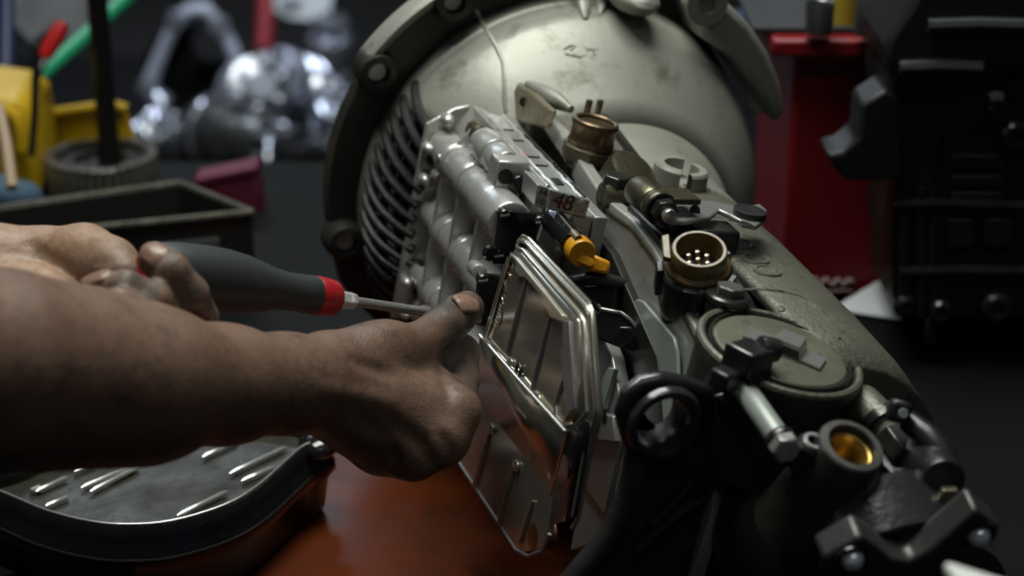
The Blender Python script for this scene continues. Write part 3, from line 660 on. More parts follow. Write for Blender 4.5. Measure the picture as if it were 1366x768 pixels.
# solenoid with amber connector, harness hose
SO = thing('solenoid', onS(752, 305, .29), 'black solenoid barrel with amber plastic connector beside the block stamped 48', 'solenoid')
def solenoid():
    p0 = px(742, 297, 1.375); p1 = px(768, 328, 1.335); d = unit(p1 - p0); L = np.linalg.norm(p1 - p0)
    MB().lathe(p0 - d * .006, d, [(0, .0092), (.004, .0098), (.010, .0090), (L, .0090), (L + .002, .0082)], 28).build('barrel', M['blackgloss'], SO)
    MB().tube([p0 + UP * .0075 - FWD * .0045, p1 + UP * .0075 - FWD * .0045], .0009, 6).build('barrel_painted_highlight', M['steel'], SO)  # pale steel strip stands in for the highlight along the black barrel
    q = p1 + d * .001
    c = MB().lathe(q, d, [(0, .0085), (.003, .0098), (.012, .0098), (.014, .009)], 20).build('connector_neck', M['amber'], SO)
    MB().tube([q + UP * .009 - FWD * .003 - RT * .002, q + d * .012 + UP * .009 - FWD * .003 - RT * .002], .0028, 8).build('connector_clip', M['tanplastic'], c)
    f = MB().prism([px(x, y, 1.322) for x, y in [(764, 331), (790, 345), (794, 353), (788, 357), (759, 346), (757, 342)]], FWD * .014).build('connector_latch', M['amber'], SO, .0016)
    MB().prism([px(x, y, 1.335) for x, y in [(790, 338), (815, 349), (812, 366), (782, 361), (780, 352)]], FWD * .018).build('connector_plug', M['amber'], SO, .002)
solenoid()
HO = MB().tube([px(x, y, d) for x, y, d in [(748, 386, 1.36), (756, 379, 1.35), (768, 374, 1.345), (785, 371, 1.345), (805, 373, 1.35), (822, 377, 1.355), (832, 379, 1.36)]], [.0042, .0046, .0048, .0048, .0048, .0049, .0049], 16).build('wiring_hose', M['rubber'])
tag(HO, 'short grey-black rubber hose below the amber connector', 'hose')

BR = thing('mounting_bracket', T(.36, .0, .05), 'dark sheet-metal bracket with bolt behind the right edge of the filter', 'bracket')
def bracket():
    P = lambda x, y, d=1.335: px(x, y, d)
    MB().prism([P(*q) for q in [(788, 414), (826, 418), (842, 428), (876, 468), (878, 478), (868, 482), (838, 466), (822, 462), (788, 448)]], FWD * .004).build('plate', M['blackplastic'], BR, .0012)
    MB().tube([P(797, 406), P(801, 412), P(815, 415), P(828, 417), P(840, 426), P(858, 448), P(876, 468), P(878, 476)], .0014, 7).build('rolled_edge', M['steel'], BR)
    MB().tube([P(776, 382, 1.345), P(790, 400, 1.34), P(798, 409, 1.337)], .0010, 6).build('wire', M['darksteel'], BR)
    MB().hexa(P(834, 448, 1.332), P(834, 448, 1.322), .0075).build('bolt_head', M['blackgloss'], BR, .0005)
    MB().cyl(P(862, 471, 1.335), P(862, 471, 1.332), .0035).build('rivet', M['cavity'], BR)
    MB().box(P(800, 400, 1.36), (RT, UP, FWD), (.012, .010, .008)).build('terminal', M['blackplastic'], BR, .002)
bracket()
GP = MB().prism([onN(x, y, .062) for x, y in [(842, 425), (848, 405), (854, 399), (862, 402), (903, 450), (908, 470), (912, 600), (800, 640), (808, 520)]], N * .0028).build('sheet_plate', M['platealu'], None, .0008)
tag(GP, 'flat pale grey sheet-metal plate standing above the black bracket eye', 'plate')
FP = thing('support_frame', T(.42, -.06, .06), 'grey aluminium support block with holes and red dot behind the filter', 'support block')
def support():
    P = lambda x, y, n=.075: onN(x, y, n)
    b = MB().prism([P(*q) for q in [(794, 560), (829, 566), (830, 690), (812, 720), (760, 735), (770, 680)]], -N * .02).build('block', M['platealu'], FP, .001)
    MB().prism([P(*q) for q in [(797, 545), (832, 555), (833, 590), (796, 585)]], N * .008).build('ledge', M['valve2'], FP, .001)
    for q, r in [((806, 557), .0045), ((826, 560), .0022)]: MB().ell(P(*q, .0832), (S, W, N), (r, r, .0003)).build('hole', M['cavity'], FP)
    MB().prism([P(*q, .078) for q in [(810, 506), (818, 490), (826, 492), (812, 545), (800, 548)]], N * .004).build('upright', M['platealu'], FP, .0006)
    MB().ell(P(804, 664, .0755), (S, W, N), (.0022, .0022, .0005)).build('paint_dot', M['reddot'], FP)
support()

# ------------------------------------------------------------------ oil filter
OF = thing('oil_filter', T(.36, -.09, .12), 'pressed metal transmission oil filter with ribbed stepped cover, held by the thumb', 'oil filter')
def oil_filter():
    NF, NL, NW = .146, .134, .131       # height of the upper face, of the flange lip, of the lower panel
    def off(p, ds, dw, n):
        s, w_, _ = loc(p); return T(s + ds, w_ + dw, n)
    face = [onN(*q, NF) for q in [(682, 329), (690, 333), (762, 417), (768, 428), (775, 548), (755, 576), (640, 447)]]
    # upper box: border frame round a sunk panel
    inner = [onN(*q, NF) for q in [(679, 345), (688, 351), (746, 424), (752, 436), (763, 545), (749, 567), (647, 452)]]
    facel = [f - N * .004 for f in face]; nf = len(face)
    MB().add(facel + inner, [(i, (i + 1) % nf, nf + (i + 1) % nf, nf + i) for i in range(nf)]).build('face_border', M['shell'], OF, 0, 12, solid=.0012)
    panel = [onN(*q, NF - .0025) for q in [(676, 342), (690, 346), (750, 422), (756, 436), (766, 547), (750, 571), (643, 452)]]
    pn = MB().prism(panel, -N * .003).build('face_panel', M['shell'], OF)
    # notched upper margin
    MB().prism([onN(*q, NF - .0015) for q in [(683, 338), (690, 342), (754, 420), (754, 430), (738, 424), (732, 412), (724, 404), (728, 398), (704, 370), (696, 369), (690, 360), (692, 352)]], N * .0022).build('face_margin', M['shellside'], OF, .0008)
    MB().prism([onN(*q, NF - .0015) for q in [(753, 428), (762, 428), (769, 545), (758, 556), (753, 500), (750, 470), (753, 460)]], N * .0016).build('side_margin', M['lead'], OF, .0006)
    # walls of the upper box (banded sides) down to the flange
    side = MB(); n = len(face); base = [f - N * (NF - NL) + 0 for f in face]
    base2 = []
    for f in face:
        s, w_, _ = loc(f); base2.append(T(s, w_, NL + .001))
    side.add(facel + base2, [(i, (i + 1) % n, n + (i + 1) % n, n + i) for i in range(5)])
    side.build('side_band', M['shellside'], OF, 0, 12, solid=.0012)
    # rounded bead between face and side
    MB().tube([f for f in facel[:6]], .0012, 8).build('face_bead', M['shell'], OF)
    # flange lips
    lip = [onN(*q, NL) for q in [(692, 322), (698, 315), (706, 319), (786, 404), (791, 416), (801, 545), (799, 562), (786, 612), (772, 688), (764, 704)]]
    MB().tube(lip, .0017, 8).build('flange_lip', M['shell'], OF)
    lip2 = [onN(*q, NL + .004) for q in [(690, 326), (696, 321), (702, 324), (779, 408), (785, 420), (794, 546), (791, 562), (778, 612), (764, 688)]]
    MB().tube(lip2, .0013, 8).build('flange_lip', M['shell'], OF)
    web = MB(); k = len(lip2); web.add(lip[:k] + lip2, [(i, i + 1, k + i + 1, k + i) for i in range(k - 1)]); web.build('flange_band', M['shellside'], OF, solid=.001)
    # step wall between the two levels
    a0, a1, a2 = onN(640, 447, NF), onN(755, 576, NF), onN(742, 560, NF)
    low = [onN(*q, NW) for q in [(631, 522), (734, 652)]]
    MB().add([onN(640, 447, NF - .001), onN(755, 576, NF - .001), low[1], low[0]], [(0, 1, 2, 3)]).build('step_wall', M['shell'], OF, solid=.0012)
    MB().tube([onN(640, 447, NF), onN(697, 512, NF), onN(755, 576, NF)], .0013, 8).build('step_edge', M['shell'], OF)
    MB().tube([onN(668, 505, NF - .008), onN(733, 601, NF - .010)], .0005, 5).build('step_crease', M['shell'], OF)
    # lower panel
    lp = [onN(*q, NW) for q in [(633, 516), (736, 652), (732, 706), (722, 730), (690, 738), (612, 616)]]
    MB().prism(lp, -N * .004).build('step_panel', M['shell'], OF, .001)
    MB().tube([onN(*q, NW) for q in [(612, 616), (650, 674), (688, 733), (705, 742), (724, 734), (733, 712)]], .0014, 8).build('step_bead', M['lead'], OF)
    # end wall (dark side towards the tail)
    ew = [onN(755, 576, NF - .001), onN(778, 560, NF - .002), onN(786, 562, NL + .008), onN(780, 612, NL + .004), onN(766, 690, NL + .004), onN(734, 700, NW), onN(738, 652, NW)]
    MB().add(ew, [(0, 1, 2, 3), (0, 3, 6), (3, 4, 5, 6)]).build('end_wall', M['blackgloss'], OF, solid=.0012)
    MB().tube([onN(734, 660, NW + .002), onN(745, 620, NW + .008), onN(756, 578, NF - .002)], .0011, 6).build('end_edge', M['shell'], OF)
    # pressed beads
    def bead(pts, n0, flare, m='lead'):
        P = [onN(x, y, n0) for x, y in pts]
        r = [.0009] + [.0017] * (len(P) - 1)
        o = MB().tube(P, r, 10).build('pressed_bead', M[m], OF)
        if flare:
            x, y = flare; MB().ell(onN(x, y, n0 + .0005), (unit(onN(x + 10, y + 12, n0) - onN(x, y, n0)), W, N), (.0055, .0040, .0016)).build('bead_foot', M['shell'], OF)
    bead([(702, 371), (697, 392), (690, 420), (682, 452), (677, 470)], NF - .0018, (680, 484))
    bead([(735, 418), (729, 442), (722, 470), (714, 500), (711, 518)], NF - .0018, (717, 532))
    bead([(754, 496), (748, 516), (741, 540), (742, 556), (747, 564)], NF - .0018, None, 'shell')
    bead([(653, 576), (646, 602), (638, 630), (632, 650)], NW + .001, (655, 572), 'shell')
    bead([(686, 624), (679, 650), (671, 680), (665, 700)], NW + .001, (688, 621), 'shell')
    bead([(711, 668), (704, 690), (697, 712), (693, 722)], NW + .001, None, 'shell')
    MB().torus(onN(692, 494, NF - .001), N, .0042, .0011, 18, 6).build('drain_eyelet', M['darksteel'], OF)
    # rounded drain cup at the lower corner
    MB().lathe(onN(735, 716, .118), N, [(0, .012), (.010, .0115), (.013, .009), (.014, 0)], 22).build('drain_cup', mat('rust_tinted_metal', (.34, .14, .06), .25, .8, (.20, .08, .03), 40, .7), OF)
    # raised lettering and oval mark, worn past reading
    xd = unit(onN(684, 350, NF) - onN(664, 430, NF)); yd = np.cross(N, xd)
    o = onN(664, 416, NF - .0022)
    em = MB(); R1, R2 = .0125, .0085
    pts = [o + (xd * cos(t) * R1 + yd * sin(t) * R2) for t in np.linspace(0, 2 * pi, 25)]
    em.tube(pts, .0005, 5)
    for i in range(5):
        t0 = -.007 + i * .0032; em.tube([o + xd * t0 - yd * .003, o + xd * (t0 + .001) + yd * .003], .0004, 5)
    em.build('oval_mark', M['emboss'], OF)
    text_mesh('1K358', .0135, frame_m(onN(677, 369, NF - .0022), xd, yd), M['emboss'], 'raised_lettering', OF, .0004)
oil_filter()
# ------------------------------------------------------------------ hands: one continuous skin grown from tapered bones
def sdf_skin(prims, h, grooves=()):
    """prims: (p0, p1, r0, r1, k) tapered bones blended smoothly; returns a closed surface (surface nets)."""
    P = np.array([p for q in prims for p in (q[0], q[1])]); rm = max(max(q[2], q[3]) for q in prims) + .012
    lo = P.min(0) - rm; n = np.ceil((P.max(0) + rm - lo) / h).astype(int) + 1
    D = np.full(n, .05, np.float32)
    ax = [lo[i] + h * np.arange(n[i]) for i in range(3)]
    def block(p0, p1, m):
        a = np.clip(((np.minimum(p0, p1) - m - lo) / h).astype(int), 0, n - 1); b = np.clip(((np.maximum(p0, p1) + m - lo) / h).astype(int) + 2, 1, n)
        sl = tuple(slice(a[i], b[i]) for i in range(3))
        X, Y, Z = np.meshgrid(*[ax[i][sl[i]] for i in range(3)], indexing='ij'); return sl, X, Y, Z
    def cone(X, Y, Z, p0, p1, r0, r1):
        d = p1 - p0; L2 = d @ d + 1e-12
        t = np.clip(((X - p0[0]) * d[0] + (Y - p0[1]) * d[1] + (Z - p0[2]) * d[2]) / L2, 0, 1)
        return np.sqrt((X - p0[0] - t*d[0])**2 + (Y - p0[1] - t*d[1])**2 + (Z - p0[2] - t*d[2])**2) - (r0 + (r1 - r0) * t)
    for p0, p1, r0, r1, k in prims:
        sl, X, Y, Z = block(p0, p1, max(r0, r1) + k + .012)
        c = cone(X, Y, Z, p0, p1, r0, r1); o = D[sl]
        hh = np.clip(.5 + .5 * (o - c) / k, 0, 1); D[sl] = o * (1 - hh) + c * hh - k * hh * (1 - hh)
    for p0, p1, r, dep in grooves:           # skin creases: a shallow valley along each line
        sl, X, Y, Z = block(p0, p1, r * 3); c = cone(X, Y, Z, p0, p1, 0., 0.)
        D[sl] = D[sl] + dep * np.exp(-(c / r) ** 2)
    neg = D < 0
    cn = [(i, j, k) for i in (0, 1) for j in (0, 1) for k in (0, 1)]
    cnt = sum(neg[i:n[0]-1+i, j:n[1]-1+j, k:n[2]-1+k].astype(np.int8) for i, j, k in cn)
    idx = np.argwhere((cnt > 0) & (cnt < 8)); vid = np.full(n - 1, -1, np.int64); vid[tuple(idx.T)] = np.arange(len(idx))
    vals = np.stack([D[tuple((idx + c).T)] for c in cn], 1); acc = np.zeros((len(idx), 3)); wt = np.zeros(len(idx))
    for a in range(8):
        for b in range(a + 1, 8):
            da = np.array(cn[b]) - np.array(cn[a])
            if abs(da).sum() != 1: continue
            cr = (vals[:, a] < 0) != (vals[:, b] < 0); t = np.where(cr, vals[:, a] / (vals[:, a] - vals[:, b] + 1e-12), 0)
            acc += cr[:, None] * (np.array(cn[a]) + t[:, None] * da); wt += cr
    verts = lo + h * (idx + acc / wt[:, None]); faces = []
    for axn in range(3):
        b, c = [(1, 2), (2, 0), (0, 1)][axn]
        s0 = [slice(0, n[i]) for i in range(3)]; s1 = list(s0); s0[axn] = slice(0, n[axn] - 1); s1[axn] = slice(1, n[axn])
        e = np.argwhere(neg[tuple(s0)] != neg[tuple(s1)]); e = e[(e[:, b] > 0) & (e[:, c] > 0) & (e[:, b] < n[b] - 1) & (e[:, c] < n[c] - 1)]
        eb = np.zeros(3, int); eb[b] = 1; ec = np.zeros(3, int); ec[c] = 1
        q = np.stack([vid[tuple(e.T)], vid[tuple((e - eb).T)], vid[tuple((e - eb - ec).T)], vid[tuple((e - ec).T)]], 1)
        fl = neg[tuple(e.T)]; q[~fl] = q[~fl][:, ::-1]; faces.append(q)
    return verts, np.concatenate(faces)
def skin_material(name, base, pale, grime, gcover):
    m = bpy.data.materials.new(name); m.use_nodes = True; nt = m.node_tree; b = nt.nodes['Principled BSDF']; L = nt.links.new
    tc = nt.nodes.new('ShaderNodeTexCoord')
    def noise(sc, det=5, rg=.6):
        n_ = nt.nodes.new('ShaderNodeTexNoise'); n_.inputs['Scale'].default_value = sc; n_.inputs['Detail'].default_value = det; n_.inputs['Roughness'].default_value = rg
        L(tc.outputs['Object'], n_.inputs['Vector']); return n_.outputs['Fac']
    def rmp(s_, a, z, o0=0., o1=1.):
        r = nt.nodes.new('ShaderNodeMapRange'); r.inputs[1].default_value = a; r.inputs[2].default_value = z; r.inputs[3].default_value = o0; r.inputs[4].default_value = o1; L(s_, r.inputs[0]); return r.outputs[0]
    def mx(f, a, z):
        x = nt.nodes.new('ShaderNodeMix'); x.data_type = 'RGBA'; L(f, x.inputs[0])
        for i, q in ((6, a), (7, z)):
            if isinstance(q, tuple): x.inputs[i].default_value = (*q, 1)
            else: L(q, x.inputs[i])
        return x.outputs[2]
    c = mx(rmp(noise(18), .35, .65), base, pale); c = mx(rmp(noise(26, 8, .7), .60 - gcover, .74 - gcover, 0, .85), c, grime)
    c = mx(rmp(noise(160, 3), .45, .7, 0, .35), c, grime)
    at_ = nt.nodes.new('ShaderNodeAttribute'); at_.attribute_name = 'grease'
    mu = nt.nodes.new('ShaderNodeMath'); mu.operation = 'MULTIPLY'; L(at_.outputs['Fac'], mu.inputs[0]); L(rmp(noise(55, 6), .30, .62, .25, .95), mu.inputs[1])
    c = mx(mu.outputs[0], c, grime)
    L(c, b.inputs['Base Color']); L(rmp(noise(40), .3, .7, .42, .58), b.inputs['Roughness'])
    b.inputs['Subsurface Weight'].default_value = .12; b.inputs['Subsurface Radius'].default_value = (1, .35, .2); b.inputs['Subsurface Scale'].default_value = .004
    v = nt.nodes.new('ShaderNodeTexVoronoi'); v.inputs['Scale'].default_value = 420; v.feature = 'DISTANCE_TO_EDGE'; L(tc.outputs['Object'], v.inputs['Vector'])
    ad = nt.nodes.new('ShaderNodeMath'); ad.operation = 'MULTIPLY_ADD'; ad.inputs[1].default_value = 1.6; L(noise(90, 4), ad.inputs[0]); L(v.outputs['Distance'], ad.inputs[2])
    bp = nt.nodes.new('ShaderNodeBump'); bp.inputs['Strength'].default_value = .24; bp.inputs['Distance'].default_value = .0016; L(ad.outputs[0], bp.inputs['Height']); L(bp.outputs[0], b.inputs['Normal'])
    return m
SKIN_R = skin_material('skin_back_of_hand', (.155, .084, .054), (.205, .120, .080), (.038, .029, .025), .05)
SKIN_L = skin_material('skin_palm_side', (.34, .205, .130), (.42, .270, .180), (.065, .046, .036), .0)
NAIL = mat('fingernail', (.30, .175, .125), .30, 0, (.17, .10, .075), 160, .8, .1, 300, (.07, .045, .035))
PE = thing('person', px(-60, 520, 1.1) * V3(1, 1, 0) + V3(0, 0, 0), 'mechanic with bare oily forearms steadying the filter and gripping a screwdriver', 'person')
def bone(a, b, k=.012):      # (x, y, depth, radius in pixels)
    return (px(*a[:3]), px(*b[:3]), a[3] * a[2] / FPX, b[3] * b[2] / FPX, k)
def chain(pts, k=.012): return [bone(pts[i], pts[i + 1], k) for i in range(len(pts) - 1)]
def nail(parent, c, along, nrm, L, Wd, th):
    nrm = unit(nrm); al = unit(np.array(along) - nrm * (np.array(along) @ nrm)); cr = np.cross(nrm, al); mb = MB(); vs = []; fs = []; nu, nv = 9, 11
    for i in range(nv):
        v = -1 + 2 * i / (nv - 1)
        for j in range(nu):
            u = -1 + 2 * j / (nu - 1)
            wv = Wd * (1 - .22 * max(0, abs(v)) ** 4) ; vs.append(c + al * (L * v * (1 - .13 * u * u)) + cr * (wv * u) + nrm * (th * (1 - u * u) - .0018 * max(0, -v - .2) ** 2 - .001 * v * v))
    for i in range(nv - 1):
        for j in range(nu - 1): fs.append((i*nu + j, i*nu + j + 1, (i+1)*nu + j + 1, (i+1)*nu + j))
    return mb.add(vs, fs).build('fingernail', NAIL, parent, solid=.0012)
def arm(name, prims, h, m, crease, tips):
    v0, f0 = sdf_skin(prims, .004)                      # a coarse skin first, to find where creases and nails lie
    d0 = (v0 - CAM) @ FWD; xs = 683 + FPX * ((v0 - CAM) @ RT) / d0; ys = 384 - FPX * ((v0 - CAM) @ UP) / d0
    nv = np.zeros_like(v0); a, b, c = v0[f0[:, 0]], v0[f0[:, 1]], v0[f0[:, 2]]; fn = np.cross(b - a, c - a)
    for k in range(4): np.add.at(nv, f0[:, k], fn)
    nv /= np.linalg.norm(nv, axis=1)[:, None] + 1e-12
    def hit(x, y):
        near = (np.abs(xs - x) < 7) & (np.abs(ys - y) < 7)
        i = np.where(near)[0]; i = i[np.argmin(d0[i])]
        cl = np.where(near & (d0 < d0[i] + .008))[0]; n_ = unit(nv[cl].mean(0))
        if n_ @ FWD > 0: n_ = -n_
        return px(x, y, d0[cl].mean()), n_
    gr = []
    for (xa, ya), (xb, yb), r, dep in crease:
        try: P_ = [hit(xa + (xb - xa) * t, ya + (yb - ya) * t)[0] for t in np.linspace(0, 1, 5)]
        except ValueError: continue
        gr += [(P_[i], P_[i + 1], r, dep) for i in range(4)]
    v, f = sdf_skin(prims, h, gr)
    mb = MB(); mb.v = v; mb.f = [tuple(q) for q in f.tolist()]
    o = mb.build(name, m, PE, 0, 180)
    g = np.zeros(len(v))
    for x, y, d, r in tips:                             # grease worked into the fingers
        g = np.maximum(g, np.clip(1.5 - np.linalg.norm(v - px(x, y, d), axis=1) / r, 0, 1))
    at_ = o.data.attributes.new('grease', 'FLOAT', 'POINT'); at_.data.foreach_set('value', g.astype(np.float32))
    mod = o.modifiers.new('soften', 'SMOOTH'); mod.factor = .5; mod.iterations = 2
    return o, hit
def put_nail(o, hit, x, y, ax_, ay_, L, Wd, th, sink=-.0010):
    p, n_ = hit(x, y); q = px(x + ax_, y + ay_, (p - CAM) @ FWD)
    return nail(o, p - n_ * (th + sink - .0012), q - p, n_, L, Wd, th)
CLOTH = mat('dark_blue_work_cloth', (.020, .026, .045), .8, 0, (.012, .015, .026), 30, .7, .5, 120)
def sleeve(a, b, r0, r1):
    a = np.array(a); b = np.array(b); n_ = 16
    P_ = [a + (b - a) * i / (n_ - 1) + V3(0, 0, -.03 * sin(pi * i / (n_ - 1))) for i in range(n_)]
    return MB().tube(P_, [r0 + (r1 - r0) * i / (n_ - 1) + .003 * sin(i * 1.9) for i in range(n_)], 24).build('sleeve', CLOTH, PE)
def near_hand():
    D = lambda x: .055 + .045 * min(max((x - 200) / 240, 0), 1)
    q = lambda x, y, d, r: (x, y, d + D(x), r)
    pr = []
    pr += chain([q(-330, 500, .92, 150), q(-150, 490, .965, 140), q(0, 489, 1.01, 121), q(110, 497, 1.045, 105), q(200, 508, 1.07, 91), q(300, 513, 1.10, 72), q(380, 512, 1.125, 59)], .02)
    pr += [bone(q(-10, 520, 1.02, 90), q(180, 525, 1.07, 74), .03), bone(q(380, 496, 1.125, 44), q(440, 494, 1.145, 42), .02), bone(q(380, 525, 1.125, 44), q(440, 530, 1.145, 44), .02)]
    wr = q(430, 513, 1.145, 56)
    mcp = [q(606, 548, 1.178, 31), q(588, 584, 1.170, 33), q(550, 603, 1.172, 33), q(505, 598, 1.182, 30)]
    for i, m_ in enumerate(mcp): pr.append(bone((wr[0], wr[1] + (-16, -4, 10, 22)[i], wr[2], 40), m_, .012))
    for a, b in zip(mcp[:-1], mcp[1:]): pr.append(bone(a, b, .006))
    pr.append(bone(q(470, 545, 1.175, 46), q(556, 545, 1.195, 46), .02))
    for i, (x, y, d) in enumerate([(610, 548, 1.158), (592, 588, 1.150), (552, 606, 1.152), (508, 602, 1.164)]): pr.append(bone(q(x - 10, y - 5, d + .015, 15), q(x, y, d + .014, 16), .018))
    # index finger: up past the thumb, then back behind the screwdriver blade
    pr += chain([q(606, 550, 1.186, 28), q(613, 512, 1.226, 25.5), q(616, 470, 1.256, 24), q(592, 444, 1.290, 20), q(566, 424, 1.290, 18)], .003)
    pr += chain([q(592, 584, 1.175, 30), q(602, 575, 1.225, 26), q(575, 550, 1.25, 23), q(556, 525, 1.24, 21)], .004)
    pr += chain([q(552, 604, 1.175, 30), q(560, 602, 1.225, 25), q(538, 572, 1.25, 22), q(525, 550, 1.235, 20)], .004)
    pr += chain([q(508, 600, 1.182, 27), q(512, 602, 1.225, 23), q(500, 578, 1.245, 20), q(492, 558, 1.23, 18)], .004)
    # thumb
    pr += [bone(q(440, 488, 1.15, 40), q(490, 472, 1.165, 36), .016), bone(q(490, 472, 1.165, 36), q(516, 466, 1.175, 35), .012)]
    pr += chain([q(516, 466, 1.175, 33), q(554, 460, 1.190, 27)], .012) + chain([q(554, 460, 1.190, 28), q(590, 436, 1.215, 26.5), q(608, 421, 1.230, 25.5), q(623, 411, 1.242, 23.5)], .005)
    pr += [bone(q(530, 486, 1.19, 30), q(578, 515, 1.195, 26), .014), bone(q(568, 492, 1.21, 24), q(604, 476, 1.252, 22), .006)]
    cr = []
    for t in (-7, -3, 1, 5, 10): cr.append(((572 + t * .9, 416 - t * .7), (604 + t * .9, 446 - t * .7), .0012, .0009))
    for x0, y0 in ((622, 490), (623, 496), (622, 516), (620, 466)): cr.append(((602, y0 + 3), (636, y0), .0014, .0010))
    for i in range(5): cr.append(((500 + i * 13, 440 + i * 2), (512 + i * 13, 462 + i * 3), .0013, .0004))
    cr += [((470, 480), (520, 500), .004, .0012), ((520, 560), (560, 590), .005, .0012), ((480, 560), (520, 585), .005, .001), ((430, 520), (520, 535), .006, -.0010), ((590, 470), (594, 512), .0035, .0022), ((594, 512), (602, 530), .003, .0012), ((574, 618), (562, 588), .0035, .0022), ((532, 634), (526, 600), .0035, .0022), ((600, 606), (592, 580), .0035, .0016)]
    o, hit = arm('arm', pr, .0020, SKIN_R, cr, [(625, 410, 1.34, .045), (618, 490, 1.34, .060), (570, 425, 1.38, .04), (590, 430, 1.32, .03)])
    put_nail(o, hit, 623, 403, 18, -12, .0098, .0086, .0030)
    sleeve(px(-290, 500, .99), px(-290, 500, .99) + V3(-.30, -.05, .20), .062, .085)
    return o
near_hand()
def far_hand():
    pr = []
    pr += chain([(-330, 350, 1.20, 95), (-200, 352, 1.21, 78), (-100, 355, 1.22, 62), (-15, 356, 1.23, 49)], .02)
    pr += [bone((-15, 350, 1.235, 44), (60, 343, 1.235, 38), .02)]
    pr += chain([(60, 346, 1.232, 38), (112, 344, 1.222, 41), (148, 354, 1.205, 33), (166, 364, 1.190, 23)], .012)      # ball of the thumb
    pr += chain([(-10, 380, 1.22, 44), (62, 402, 1.205, 45), (120, 425, 1.21, 38)], .005)                                 # heel of the hand
    pr += [bone((70, 380, 1.25, 42), (210, 440, 1.25, 30), .014), bone((110, 370, 1.25, 36), (235, 440, 1.255, 27), .012)]
    pr += chain([(140, 356, 1.235, 28), (215, 370, 1.268, 23), (275, 376, 1.28, 19)], .008)                               # thumb behind the handle
    idx = [(240, 446, 1.235, 27), (263, 424, 1.185, 28), (252, 392, 1.160, 26.5), (228, 362, 1.152, 25), (206, 347, 1.156, 22.5)]
    mid = [(232, 452, 1.225, 26), (238, 430, 1.165, 26), (205, 400, 1.142, 25), (168, 382, 1.135, 22), (130, 380, 1.140, 18.5)]
    rng_ = [(210, 456, 1.215, 25), (212, 436, 1.150, 23), (186, 414, 1.126, 22), (160, 402, 1.120, 19), (120, 404, 1.126, 15)]
    pk = [(180, 460, 1.205, 23), (176, 446, 1.140, 19), (140, 428, 1.122, 17), (104, 420, 1.128, 13)]
    for c in (idx, mid, rng_, pk): pr += chain(c, .003)
    cr = []
    for t in np.linspace(0, 1, 6): x0, y0 = 232 + 26 * t, 360 + 34 * t; cr.append(((x0 - 14, y0 + 10), (x0 + 14, y0 - 10), .0012, .0006))
    for t in np.linspace(0, 1, 4): x0, y0 = 160 + 30 * t, 376 + 12 * t; cr.append(((x0 - 5, y0 + 14), (x0 + 8, y0 - 12), .0012, .0005))
    for i in range(7): cr.append(((66 + i * 13, 316 + i * 4), (84 + i * 13, 356 + i * 3), .0014, .0005))
    cr += [((40, 326), (100, 372), .004, .002), ((120, 360), (176, 352), .0012, .0006), ((124, 352), (170, 344), .0012, .0006)]
    o, hit = arm('arm', pr, .0020, SKIN_L, cr, [(230, 375, 1.16, .050), (190, 395, 1.14, .045), (120, 380, 1.14, .03), (263, 424, 1.18, .04)])
    put_nail(o, hit, 207, 338, -14, -13, .0092, .0080, .0028)
    put_nail(o, hit, 129, 369, -20, 2, .0096, .0068, .0024)
    sleeve(px(-300, 350, 1.20), px(-300, 350, 1.20) + V3(-.28, .10, .20), .056, .080)
    return o
far_hand()

